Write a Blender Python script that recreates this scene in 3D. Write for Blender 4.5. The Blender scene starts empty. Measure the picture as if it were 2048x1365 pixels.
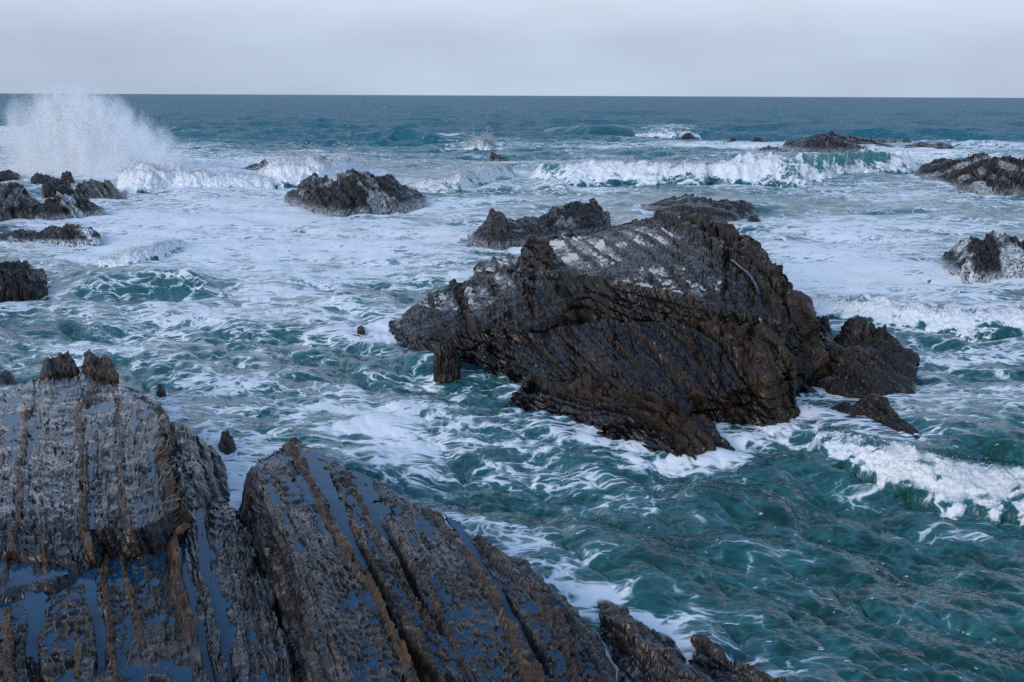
import bpy, math
import numpy as np
from mathutils import Matrix

scene = bpy.context.scene
COL = scene.collection
R = math.radians

# ------------------------------------------------------------------ camera
CAM_H = 8.0                       # metres above the sea
FPX = 1991.0                      # focal length in pixels of the 2048 wide photograph (35 mm lens)
PITCH = math.atan((682.5 - 191.5) / FPX)
ROLL = R(0.25)
cam_d = bpy.data.cameras.new('camera')
cam = bpy.data.objects.new('camera', cam_d)
COL.objects.link(cam)
cam_d.sensor_width = 36.0
cam_d.lens = 36.0 * FPX / 2048.0
cam_d.clip_start = 0.1
cam_d.clip_end = 80000.0
_r0 = np.array([1.0, 0, 0])
FWD = np.array([0, math.cos(PITCH), -math.sin(PITCH)])
_u0 = np.array([0, math.sin(PITCH), math.cos(PITCH)])
RGT = _r0 * math.cos(ROLL) + _u0 * math.sin(ROLL)
UPV = _u0 * math.cos(ROLL) - _r0 * math.sin(ROLL)
M = Matrix.Identity(4)
for i in range(3):
    M[i][0] = RGT[i]; M[i][1] = UPV[i]; M[i][2] = -FWD[i]
M[2][3] = CAM_H
cam.matrix_world = M
scene.camera = cam

# ------------------------------------------------------------------ sky
world = bpy.data.worlds.new('World')
scene.world = world
world.use_nodes = True
wn, wl = world.node_tree.nodes, world.node_tree.links
wn.clear()
SUN_EL, SUN_AZ = R(26), R(-140)           # azimuth from +Y, clockwise; low sun behind thin cloud on the left
sky = wn.new('ShaderNodeTexSky'); sky.sky_type = 'NISHITA'; sky.sun_disc = False
sky.sun_elevation = SUN_EL; sky.sun_rotation = SUN_AZ
sky.air_density = 1.3; sky.dust_density = 0.6; sky.ozone_density = 2.0
tc = wn.new('ShaderNodeTexCoord')
sep = wn.new('ShaderNodeSeparateXYZ'); wl.new(tc.outputs['Generated'], sep.inputs[0])
# veil of cloud: grey-blue at the horizon, paler a little higher, thinning to blue overhead
ramp = wn.new('ShaderNodeMapRange'); ramp.interpolation_type = 'SMOOTHSTEP'
ramp.inputs['From Min'].default_value = 0.05; ramp.inputs['From Max'].default_value = 0.60
ramp.inputs['To Min'].default_value = 0.97; ramp.inputs['To Max'].default_value = 0.35
wl.new(sep.outputs['Z'], ramp.inputs['Value'])
cmap = wn.new('ShaderNodeMapping'); cmap.inputs['Scale'].default_value = (1.0, 1.0, 3.0)
wl.new(tc.outputs['Generated'], cmap.inputs['Vector'])
cn = wn.new('ShaderNodeTexNoise'); cn.inputs['Scale'].default_value = 1.7; cn.inputs['Detail'].default_value = 5
wl.new(cmap.outputs[0], cn.inputs['Vector'])
el = wn.new('ShaderNodeValToRGB')
for i_, (p_, c_) in enumerate([(0.0, (0.315, 0.385, 0.495)), (0.05, (0.325, 0.39, 0.50)), (0.09, (0.41, 0.455, 0.56)), (0.15, (0.64, 0.66, 0.74)), (0.27, (0.44, 0.56, 0.76)), (0.45, (0.26, 0.42, 0.69)), (1.0, (0.17, 0.33, 0.63))]):
    e_ = el.color_ramp.elements[i_] if i_ < 2 else el.color_ramp.elements.new(p_)
    e_.position = p_; e_.color = (*c_, 1)
wl.new(sep.outputs['Z'], el.inputs['Fac'])
cv = wn.new('ShaderNodeMapRange'); cv.inputs['From Min'].default_value = 0.3; cv.inputs['From Max'].default_value = 0.7
cv.inputs['To Min'].default_value = 0.74; cv.inputs['To Max'].default_value = 1.22
wl.new(cn.outputs['Fac'], cv.inputs['Value'])
cr = wn.new('ShaderNodeMixRGB'); cr.blend_type = 'MULTIPLY'; cr.inputs['Fac'].default_value = 1.0
wl.new(el.outputs[0], cr.inputs['Color1']); wl.new(cv.outputs[0], cr.inputs['Color2'])
skys = wn.new('ShaderNodeMixRGB'); skys.blend_type = 'MULTIPLY'; skys.inputs['Fac'].default_value = 1
SKY_STR = 0.10
skys.inputs['Color2'].default_value = (SKY_STR, SKY_STR, SKY_STR, 1)
wl.new(sky.outputs[0], skys.inputs['Color1'])
wmix = wn.new('ShaderNodeMixRGB')
wl.new(ramp.outputs[0], wmix.inputs['Fac']); wl.new(skys.outputs[0], wmix.inputs['Color1']); wl.new(cr.outputs[0], wmix.inputs['Color2'])
bg = wn.new('ShaderNodeBackground'); bg.inputs['Strength'].default_value = 1.0
wl.new(wmix.outputs[0], bg.inputs['Color'])
wo = wn.new('ShaderNodeOutputWorld'); wl.new(bg.outputs[0], wo.inputs['Surface'])

# ------------------------------------------------------------------ sun
sun_d = bpy.data.lights.new('sun', 'SUN'); sun_d.energy = 0.9; sun_d.angle = R(24); sun_d.color = (1.0, 0.93, 0.86)
sun = bpy.data.objects.new('sun', sun_d); COL.objects.link(sun)
sv = np.array([math.sin(SUN_AZ) * math.cos(SUN_EL), math.cos(SUN_AZ) * math.cos(SUN_EL), math.sin(SUN_EL)])
from mathutils import Vector
sun.rotation_euler = Vector(sv).to_track_quat('Z', 'Y').to_euler()
sun.location = (-40, -20, 40)

scene.view_settings.view_transform = 'Standard'
scene.view_settings.look = 'None'
scene.view_settings.exposure = 0.6
scene.view_settings.gamma = 1.0
scene.view_settings.use_curve_mapping = False
scene.cycles.max_bounces = 8
scene.cycles.diffuse_bounces = 5
scene.cycles.transparent_max_bounces = 12
scene.cycles.glossy_bounces = 3
scene.cycles.transmission_bounces = 4
scene.cycles.use_denoising = False

# ------------------------------------------------------------------ picture <-> place
def ray(u, v):
    u = np.asarray(u, float); v = np.asarray(v, float)
    a = (u - 1024) / FPX; b = (682.5 - v) / FPX
    return (FWD[None, :] + a.reshape(-1, 1) * RGT + b.reshape(-1, 1) * UPV)

def P(u, v, z=0.0):
    """points of the place seen at photo pixels (u, v), at height z"""
    d = ray(u, v)
    t = (np.asarray(z, float).reshape(-1) - CAM_H) / d[:, 2]
    p = d * t[:, None]; p[:, 2] += CAM_H
    return p

def z_at(u, v, rho):
    """height of the ray through (u, v) where its plan distance is rho"""
    d = ray(u, v)
    return CAM_H + rho * d[:, 2] / np.hypot(d[:, 0], d[:, 1])

def proj(x, y, z):
    dx, dy, dz = x, y, z - CAM_H
    w = dy * FWD[1] + dz * FWD[2]
    a = dx * RGT[0] + dy * RGT[1] + dz * RGT[2]
    b = dx * UPV[0] + dy * UPV[1] + dz * UPV[2]
    return 1024 + FPX * a / w, 682.5 - FPX * b / w

# ------------------------------------------------------------------ noise
def _h(ix, iy, iz, seed):
    h = (ix.astype(np.uint32) * np.uint32(374761393) + iy.astype(np.uint32) * np.uint32(668265263)
         + iz.astype(np.uint32) * np.uint32(2147483647 - 58) + np.uint32((seed * 974711 + 12345) % 4294967291))
    h = (h ^ (h >> np.uint32(13))) * np.uint32(1274126177)
    h = (h ^ (h >> np.uint32(15))) * np.uint32(2246822519)
    h = h ^ (h >> np.uint32(16))
    return h.astype(np.float64) * (1.0 / 4294967295.0)

def n3(x, y, z, seed=0):
    """value noise in -1..1"""
    x, y, z = np.broadcast_arrays(np.asarray(x, float), np.asarray(y, float), np.asarray(z, float))
    xi = np.floor(x); yi = np.floor(y); zi = np.floor(z)
    fx = x - xi; fy = y - yi; fz = z - zi
    fx = fx * fx * (3 - 2 * fx); fy = fy * fy * (3 - 2 * fy); fz = fz * fz * (3 - 2 * fz)
    xi = xi.astype(np.int64); yi = yi.astype(np.int64); zi = zi.astype(np.int64)
    o = 0
    for dz in (0, 1):
        wz = fz if dz else 1 - fz
        for dy in (0, 1):
            wy = fy if dy else 1 - fy
            a = _h(xi, yi + dy, zi + dz, seed); b = _h(xi + 1, yi + dy, zi + dz, seed)
            o = o + (a + (b - a) * fx) * wy * wz
    return o * 2 - 1

def n2(x, y, seed=0):
    x, y = np.broadcast_arrays(np.asarray(x, float), np.asarray(y, float))
    xi = np.floor(x); yi = np.floor(y)
    fx = x - xi; fy = y - yi
    fx = fx * fx * (3 - 2 * fx); fy = fy * fy * (3 - 2 * fy)
    xi = xi.astype(np.int64); yi = yi.astype(np.int64); zz = np.zeros_like(xi)
    o = 0
    for dy in (0, 1):
        wy = fy if dy else 1 - fy
        a = _h(xi, yi + dy, zz, seed); b = _h(xi + 1, yi + dy, zz, seed)
        o = o + (a + (b - a) * fx) * wy
    return o * 2 - 1

def fbm2(x, y, octv=4, seed=0, gain=0.5):
    o = 0; a = 1.0; s = 0
    for k in range(octv):
        o = o + a * n2(x * 2.03 ** k + 17.3 * k, y * 2.03 ** k - 9.1 * k, seed + k); s += a; a *= gain
    return o / s * 1.5

def fbm3(x, y, z, octv=4, seed=0, gain=0.5):
    o = 0; a = 1.0; s = 0
    for k in range(octv):
        f = 2.03 ** k
        o = o + a * n3(x * f + 17.3 * k, y * f - 9.1 * k, z * f + 3.7 * k, seed + k); s += a; a *= gain
    return o / s * 1.5

def ridged3(x, y, z, octv=4, seed=0):
    o = 0; a = 1.0; s = 0
    for k in range(octv):
        f = 2.1 ** k
        o = o + a * (1 - np.abs(n3(x * f + 7.3 * k, y * f + 1.1 * k, z * f, seed + k)) * 2); s += a; a *= 0.5
    return o / s

def worley(x, y, seed=0, jit=0.85):
    """F1, F2 and a random value of the nearest cell"""
    xi = np.floor(x).astype(np.int64); yi = np.floor(y).astype(np.int64)
    f1 = np.full(x.shape, 9.0); f2 = np.full(x.shape, 9.0); idv = np.zeros(x.shape)
    zz = np.zeros_like(xi)
    for dy in (-1, 0, 1):
        for dx in (-1, 0, 1):
            cx = xi + dx; cy = yi + dy
            px = cx + 0.5 + (_h(cx, cy, zz, seed) - 0.5) * jit
            py = cy + 0.5 + (_h(cx, cy, zz + 1, seed) - 0.5) * jit
            d = np.hypot(px - x, py - y)
            m = d < f1
            f2 = np.where(m, f1, np.minimum(f2, d))
            idv = np.where(m, _h(cx, cy, zz + 2, seed), idv)
            f1 = np.where(m, d, f1)
    return f1, f2, idv

def sstep(a, b, x):
    t = np.clip((x - a) / (b - a), 0, 1)
    return t * t * (3 - 2 * t)

def blur(a, k, axis):
    if k <= 1:
        return a
    pad = [(0, 0)] * a.ndim; pad[axis] = (k // 2, k - 1 - k // 2)
    c = np.cumsum(np.pad(a, pad, mode='edge'), axis=axis)
    z = np.zeros_like(np.take(c, [0], axis=axis))
    c = np.concatenate([z, c], axis=axis)
    n = a.shape[axis]
    return (np.take(c, np.arange(k, k + n), axis=axis) - np.take(c, np.arange(0, n), axis=axis)) / k

# ------------------------------------------------------------------ meshes
def grid_faces(nr, nc):
    i = np.arange(nr - 1)[:, None] * nc + np.arange(nc - 1)[None, :]
    i = i.ravel()
    return np.stack([i, i + 1, i + nc + 1, i + nc], 1)

def grid_normals(V, nr, nc):
    G = V.reshape(nr, nc, 3)
    n = np.cross(np.gradient(G, axis=1), np.gradient(G, axis=0))
    n /= np.linalg.norm(n, axis=2, keepdims=True) + 1e-12
    return n.reshape(-1, 3)

def make_mesh(name, V, F, mat, attrs=None, parent=None, normals=None, smooth=True):
    me = bpy.data.meshes.new(name)
    nv, nf = len(V), len(F); k = F.shape[1]
    me.vertices.add(nv); me.vertices.foreach_set('co', np.ascontiguousarray(V, np.float32).ravel())
    me.loops.add(nf * k); me.loops.foreach_set('vertex_index', np.ascontiguousarray(F, np.int32).ravel())
    me.polygons.add(nf)
    me.polygons.foreach_set('loop_start', np.arange(nf, dtype=np.int32) * k)
    me.polygons.foreach_set('loop_total', np.full(nf, k, np.int32))
    me.polygons.foreach_set('use_smooth', np.full(nf, smooth))
    me.update(calc_edges=True)
    for an, av in (attrs or {}).items():
        at = me.attributes.new(an, 'FLOAT', 'POINT')
        at.data.foreach_set('value', np.ascontiguousarray(av, np.float32))
    if normals is not None:
        me.normals_split_custom_set_from_vertices(np.ascontiguousarray(normals, np.float32))
    me.materials.append(mat)
    o = bpy.data.objects.new(name, me); COL.objects.link(o)
    if parent is not None:
        o.parent = parent
        o.matrix_parent_inverse = Matrix.Translation(parent.location).inverted()
    return o

def sub_mesh(name, V, F, mat, attrs, parent, normals=None):
    used, inv = np.unique(F, return_inverse=True)
    return make_mesh(name, V[used], inv.reshape(F.shape), mat, {k: a[used] for k, a in attrs.items()}, parent, None, False)

def tag(o, label=None, cat=None, group=None, kind=None):
    if label: o['label'] = label
    if cat: o['category'] = cat
    if group: o['group'] = group
    if kind: o['kind'] = kind
    return o

def empty(name, loc):
    o = bpy.data.objects.new(name, None); COL.objects.link(o); o.location = loc
    o.empty_display_size = 0.2
    return o

# ------------------------------------------------------------------ materials
class NT:
    def __init__(self, name):
        self.m = bpy.data.materials.new(name); self.m.use_nodes = True
        self.n, self.l = self.m.node_tree.nodes, self.m.node_tree.links
        self.n.clear()
        self.out = self.n.new('ShaderNodeOutputMaterial')
    def add(self, t, **kw):
        nd = self.n.new(t)
        for k, v in kw.items(): setattr(nd, k, v)
        return nd
    def put(self, sock, v):
        if hasattr(v, 'links') or isinstance(v, bpy.types.NodeSocket): self.l.new(v, sock)
        elif isinstance(v, tuple) and len(v) == 3 and sock.type == 'RGBA': sock.default_value = (*v, 1)
        else: sock.default_value = v
    def math(self, op, a, b=None, c=None, clamp=False):
        nd = self.add('ShaderNodeMath', operation=op, use_clamp=clamp)
        self.put(nd.inputs[0], a)
        if b is not None: self.put(nd.inputs[1], b)
        if c is not None: self.put(nd.inputs[2], c)
        return nd.outputs[0]
    def mix(self, f, a, b, blend='MIX'):
        nd = self.add('ShaderNodeMixRGB', blend_type=blend)
        self.put(nd.inputs[0], f); self.put(nd.inputs[1], a); self.put(nd.inputs[2], b)
        return nd.outputs[0]
    def rng(self, v, a, b, c=0.0, d=1.0, smooth=True):
        nd = self.add('ShaderNodeMapRange', interpolation_type='SMOOTHSTEP' if smooth else 'LINEAR')
        for k, x in enumerate((v, a, b, c, d)): self.put(nd.inputs[k], x)
        return nd.outputs[0]
    def attr(self, name):
        return self.add('ShaderNodeAttribute', attribute_name=name).outputs['Fac']
    def noise(self, vec, scale, detail=4, rough=0.55, dist=0.0, col=False):
        nd = self.add('ShaderNodeTexNoise')
        self.put(nd.inputs['Vector'], vec); nd.inputs['Scale'].default_value = scale
        nd.inputs['Detail'].default_value = detail; nd.inputs['Roughness'].default_value = rough
        nd.inputs['Distortion'].default_value = dist
        return nd.outputs['Color' if col else 'Fac']
    def vor(self, vec, scale, feat='DISTANCE_TO_EDGE'):
        nd = self.add('ShaderNodeTexVoronoi', feature=feat)
        self.put(nd.inputs['Vector'], vec); nd.inputs['Scale'].default_value = scale
        return nd.outputs['Distance']
    def vmath(self, op, a, b=None, scale=None):
        nd = self.add('ShaderNodeVectorMath', operation=op)
        self.put(nd.inputs[0], a)
        if b is not None: self.put(nd.inputs[1], b)
        if scale is not None: self.put(nd.inputs[3], scale)
        return nd.outputs[0]
    def pos(self):
        return self.add('ShaderNodeNewGeometry').outputs['Position']
    def bump(self, h, strength, dist, normal=None):
        nd = self.add('ShaderNodeBump')
        self.put(nd.inputs['Height'], h); self.put(nd.inputs['Strength'], strength); self.put(nd.inputs['Distance'], dist)
        if normal is not None: self.put(nd.inputs['Normal'], normal)
        return nd.outputs[0]
    def bsdf(self, col, rough, normal=None, spec=0.5, ior=1.45):
        b = self.add('ShaderNodeBsdfPrincipled')
        self.put(b.inputs['Base Color'], col); self.put(b.inputs['Roughness'], rough)
        b.inputs['IOR'].default_value = ior
        self.put(b.inputs['Specular IOR Level'], spec)
        if normal is not None: self.put(b.inputs['Normal'], normal)
        return b

def mat_rock(name, slate=(0.006, 0.0075, 0.011), slate2=(0.024, 0.027, 0.035), brown=(0.115, 0.054, 0.017), tan=(0.115, 0.092, 0.072), rmin=0.22, rmax=0.62, bump=0.6):
    t = NT(name); p = t.pos()
    na = t.noise(p, 1.3, 5, 0.6); nb = t.noise(p, 9.0, 6, 0.65); nc = t.noise(p, 45.0, 4, 0.6)
    c = t.mix(t.rng(nb, 0.35, 0.68), slate, slate2)
    c = t.mix(t.rng(t.math('ADD', na, t.math('MULTIPLY', nb, 0.5)), 0.72, 0.95, 0.0, 0.35), c, brown)
    bm = t.math('MULTIPLY', t.attr('brown'), t.rng(nb, 0.25, 0.6, 0.35, 1.0))
    bcol = t.mix(t.rng(na, 0.35, 0.65), brown, tuple(x * 0.55 for x in brown))
    c = t.mix(bm, c, bcol)
    tm = t.math('MULTIPLY', t.attr('tan'), t.rng(nb, 0.3, 0.62, 0.2, 1.0))
    c = t.mix(tm, c, tan)
    c = t.mix(t.rng(nc, 0.30, 0.5, 0.75, 0.0), c, (0.008, 0.008, 0.009))
    fo = t.math('MULTIPLY', t.attr('foam'), t.rng(t.noise(p, 7.0, 5, 0.6, 0.6), 0.36, 0.56), clamp=True)
    c = t.mix(fo, c, (0.74, 0.80, 0.84))
    ro = t.rng(t.math('ADD', t.math('MULTIPLY', nb, 0.7), t.math('MULTIPLY', na, 0.3)), 0.36, 0.62, rmin, rmax)
    ro = t.math('MULTIPLY', ro, t.math('SUBTRACT', 1.0, t.math('MULTIPLY', t.attr('wet'), 0.55)))
    ro = t.math('MAXIMUM', ro, t.math('MULTIPLY', t.math('ADD', bm, tm), 0.55))
    ro = t.math('MAXIMUM', ro, t.math('MULTIPLY', fo, 0.8))
    dry = t.math('SUBTRACT', 1.0, t.math('MULTIPLY', t.attr('wet'), 0.55))
    n = t.bump(nb, t.math('MULTIPLY', dry, bump), 0.05); n = t.bump(nc, t.math('MULTIPLY', dry, bump * 0.8), 0.014, n)
    b = t.bsdf(c, ro, n, 0.5)
    film = t.math('MULTIPLY', t.attr('wet'), t.rng(t.noise(p, 2.6, 5, 0.65), 0.42, 0.62))
    film = t.math('MULTIPLY', film, t.math('SUBTRACT', 1.0, t.math('MULTIPLY', t.math('ADD', bm, tm), 0.6), clamp=True))
    t.l.new(film, b.inputs['Coat Weight']); b.inputs['Coat Roughness'].default_value = 0.10; b.inputs['Coat IOR'].default_value = 1.4
    t.l.new(t.bump(nb, 0.16, 0.05), b.inputs['Coat Normal'])
    t.l.new(b.outputs[0], t.out.inputs[0])
    return t.m

def mat_sea():
    t = NT('sea_water'); p = t.pos()
    foam_a = t.attr('foam'); crest_glow = t.attr('crest_glow'); far = t.attr('far')
    flat = t.vmath('MULTIPLY', p, (0.62, 1.0, 0.55))
    w1 = t.vmath('SUBTRACT', t.noise(flat, 0.45, 2, 0.55, col=True), (0.5, 0.5, 0.5))
    q = t.vmath('ADD', flat, t.vmath('SCALE', w1, scale=2.4))
    w2 = t.vmath('SUBTRACT', t.noise(q, 2.6, 2, 0.6, col=True), (0.5, 0.5, 0.5))
    q2 = t.vmath('ADD', q, t.vmath('SCALE', w2, scale=0.42))
    l1 = t.rng(t.vor(q2, 1.15), 0.0, 0.20, 1.0, 0.0, False); l2 = t.rng(t.vor(q2, 3.6), 0.0, 0.22, 1.0, 0.0, False)
    nz = t.noise(q2, 0.9, 6, 0.66)
    pat = t.math('ADD', t.math('MULTIPLY', l1, 0.20), t.math('MULTIPLY', l2, 0.19))
    pat = t.math('ADD', pat, t.math('MULTIPLY', nz, 1.0))          # mean about 0.6
    th = t.math('SUBTRACT', 1.10, t.math('MULTIPLY', foam_a, 0.80))
    fo = t.rng(pat, t.math('SUBTRACT', th, 0.07), t.math('ADD', th, 0.15))
    halo = t.rng(pat, t.math('SUBTRACT', th, 0.50), t.math('ADD', th, 0.08))
    fl = t.rng(t.noise(q, 8.0, 2, 0.5), 0.71, 0.76)               # scattered flecks
    fl = t.math('MULTIPLY', fl, t.math('SUBTRACT', 0.75, t.math('MULTIPLY', far, 0.75)))
    cap = t.rng(t.noise(t.vmath('MULTIPLY', p, (0.35, 1.0, 1.0)), 0.16, 4, 0.6), 0.69, 0.73)      # whitecaps out at sea
    fl = t.math('MAXIMUM', fl, t.math('MULTIPLY', cap, t.rng(far, 0.6, 1.0, 0.0, 0.8)))
    fo = t.math('MAXIMUM', fo, fl)
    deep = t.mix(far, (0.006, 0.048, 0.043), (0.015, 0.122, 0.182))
    c = t.mix(t.math('MULTIPLY', halo, 0.68), deep, (0.055, 0.215, 0.25))
    c = t.mix(crest_glow, c, (0.055, 0.215, 0.20))  # light through thin wave crests, painted as a paler green
    fw = t.mix(t.rng(t.noise(p, 0.16, 2), 0.56, 0.70, 0.0, 0.45), (0.87, 0.90, 0.93), (0.84, 0.78, 0.68))  # patches of reflected warm sky glow painted into the foam white
    c = t.mix(fo, c, fw)
    rw = t.math('ADD', 0.07, t.math('MULTIPLY', far, 0.20))
    ro = t.math('ADD', rw, t.math('MULTIPLY', t.math('ADD', t.math('MULTIPLY', halo, 0.12), fo), 0.5), clamp=True)
    rip = t.noise(t.vmath('MULTIPLY', p, (1.0, 1.5, 1.0)), 4.5, 3, 0.6)
    n = t.bump(rip, t.math('SUBTRACT', 0.36, t.math('MULTIPLY', far, 0.3)), 0.10)
    chop = t.noise(t.vmath('MULTIPLY', p, (0.5, 1.0, 1.0)), 0.22, 4, 0.62)
    n = t.bump(chop, t.math('MULTIPLY', far, 0.8), 3.0, n)
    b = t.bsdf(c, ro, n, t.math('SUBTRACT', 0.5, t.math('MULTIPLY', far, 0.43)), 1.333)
    df = t.add('ShaderNodeBsdfDiffuse'); t.l.new(c, df.inputs[0]); t.l.new(n, df.inputs['Normal'])      # slopes too small to build average out to less glare
    mx = t.add('ShaderNodeMixShader'); t.l.new(t.math('MULTIPLY', far, 0.44), mx.inputs[0])
    t.l.new(b.outputs[0], mx.inputs[1]); t.l.new(df.outputs[0], mx.inputs[2]); t.l.new(mx.outputs[0], t.out.inputs[0])
    return t.m

def mat_pool(name, col, col2):
    t = NT(name); p = t.pos()
    c = t.mix(t.rng(t.noise(p, 5.0, 4), 0.4, 0.7), col, col2)
    n = t.bump(t.noise(p, 9.0, 2), 0.06, 0.02)
    b = t.bsdf(c, 0.04, n, 0.5, 1.333)
    t.l.new(b.outputs[0], t.out.inputs[0])
    return t.m

def mat_spray():
    t = NT('sea_spray')
    d = t.add('ShaderNodeBsdfDiffuse'); d.inputs[0].default_value = (0.86, 0.89, 0.92, 1)
    tr = t.add('ShaderNodeBsdfTranslucent'); tr.inputs[0].default_value = (0.86, 0.89, 0.92, 1)
    mx = t.add('ShaderNodeMixShader'); mx.inputs[0].default_value = 0.45
    t.l.new(d.outputs[0], mx.inputs[1]); t.l.new(tr.outputs[0], mx.inputs[2])
    tp = t.add('ShaderNodeBsdfTransparent'); m2 = t.add('ShaderNodeMixShader'); m2.inputs[0].default_value = 0.65
    t.l.new(tp.outputs[0], m2.inputs[1]); t.l.new(mx.outputs[0], m2.inputs[2]); t.l.new(m2.outputs[0], t.out.inputs[0])
    return t.m

def mat_plain(name, col, rough, spec=0.5):
    t = NT(name); p = t.pos()
    c = t.mix(t.rng(t.noise(p, 14.0, 3), 0.35, 0.7, 0.0, 0.5), col, tuple(x * 0.5 for x in col))
    b = t.bsdf(c, rough, None, spec)
    t.l.new(b.outputs[0], t.out.inputs[0])
    return t.m

ROCK_FG = mat_rock('wet_slate_near', bump=0.55)
ROCK_MAIN = mat_rock('wet_slate_outcrop', slate=(0.0045, 0.0045, 0.006), slate2=(0.012, 0.012, 0.014), brown=(0.046, 0.022, 0.008), tan=(0.036, 0.026, 0.017), rmin=0.3, rmax=0.65)
ROCK_FAR = mat_rock('wet_slate_far', slate=(0.007, 0.007, 0.008), slate2=(0.018, 0.0175, 0.019), brown=(0.045, 0.026, 0.013), rmin=0.3, rmax=0.7)
SEA = mat_sea()
POOL = mat_pool('tide_pool_water', (0.008, 0.050, 0.108), (0.014, 0.070, 0.125))
POOL_SHEET = mat_pool('wet_film_water', (0.03, 0.033, 0.04), (0.05, 0.05, 0.06))
SPRAY = mat_spray()
WATERLINE = []        # (x, y, strength) where rock meets the sea

# ------------------------------------------------------------------ layered bedrock
rng0 = np.random.default_rng(7)
def layer_table(seed, wmin=0.05, wmax=0.30, length=80.0):
    r = np.random.default_rng(seed)
    w = r.uniform(wmin, wmax, int(length / wmin)); e = np.cumsum(w); e = e[e < length]
    h = r.uniform(-1, 1, len(e) + 1); sl = r.uniform(-0.8, 0.8, len(e) + 1)
    x = np.arange(0, length, 0.006)
    i = np.searchsorted(e, x)
    st = np.concatenate([[0], e])[i]
    y = h[i] + sl[i] * (x - st) / 0.3
    joint = np.minimum(np.abs(x - st), np.abs(np.concatenate([e, [length]])[i] - x))
    y = y - 0.9 * np.exp(-(joint / 0.018) ** 2)
    k = 5
    y = np.convolve(y, np.ones(k) / k, 'same')
    return x, y

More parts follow.
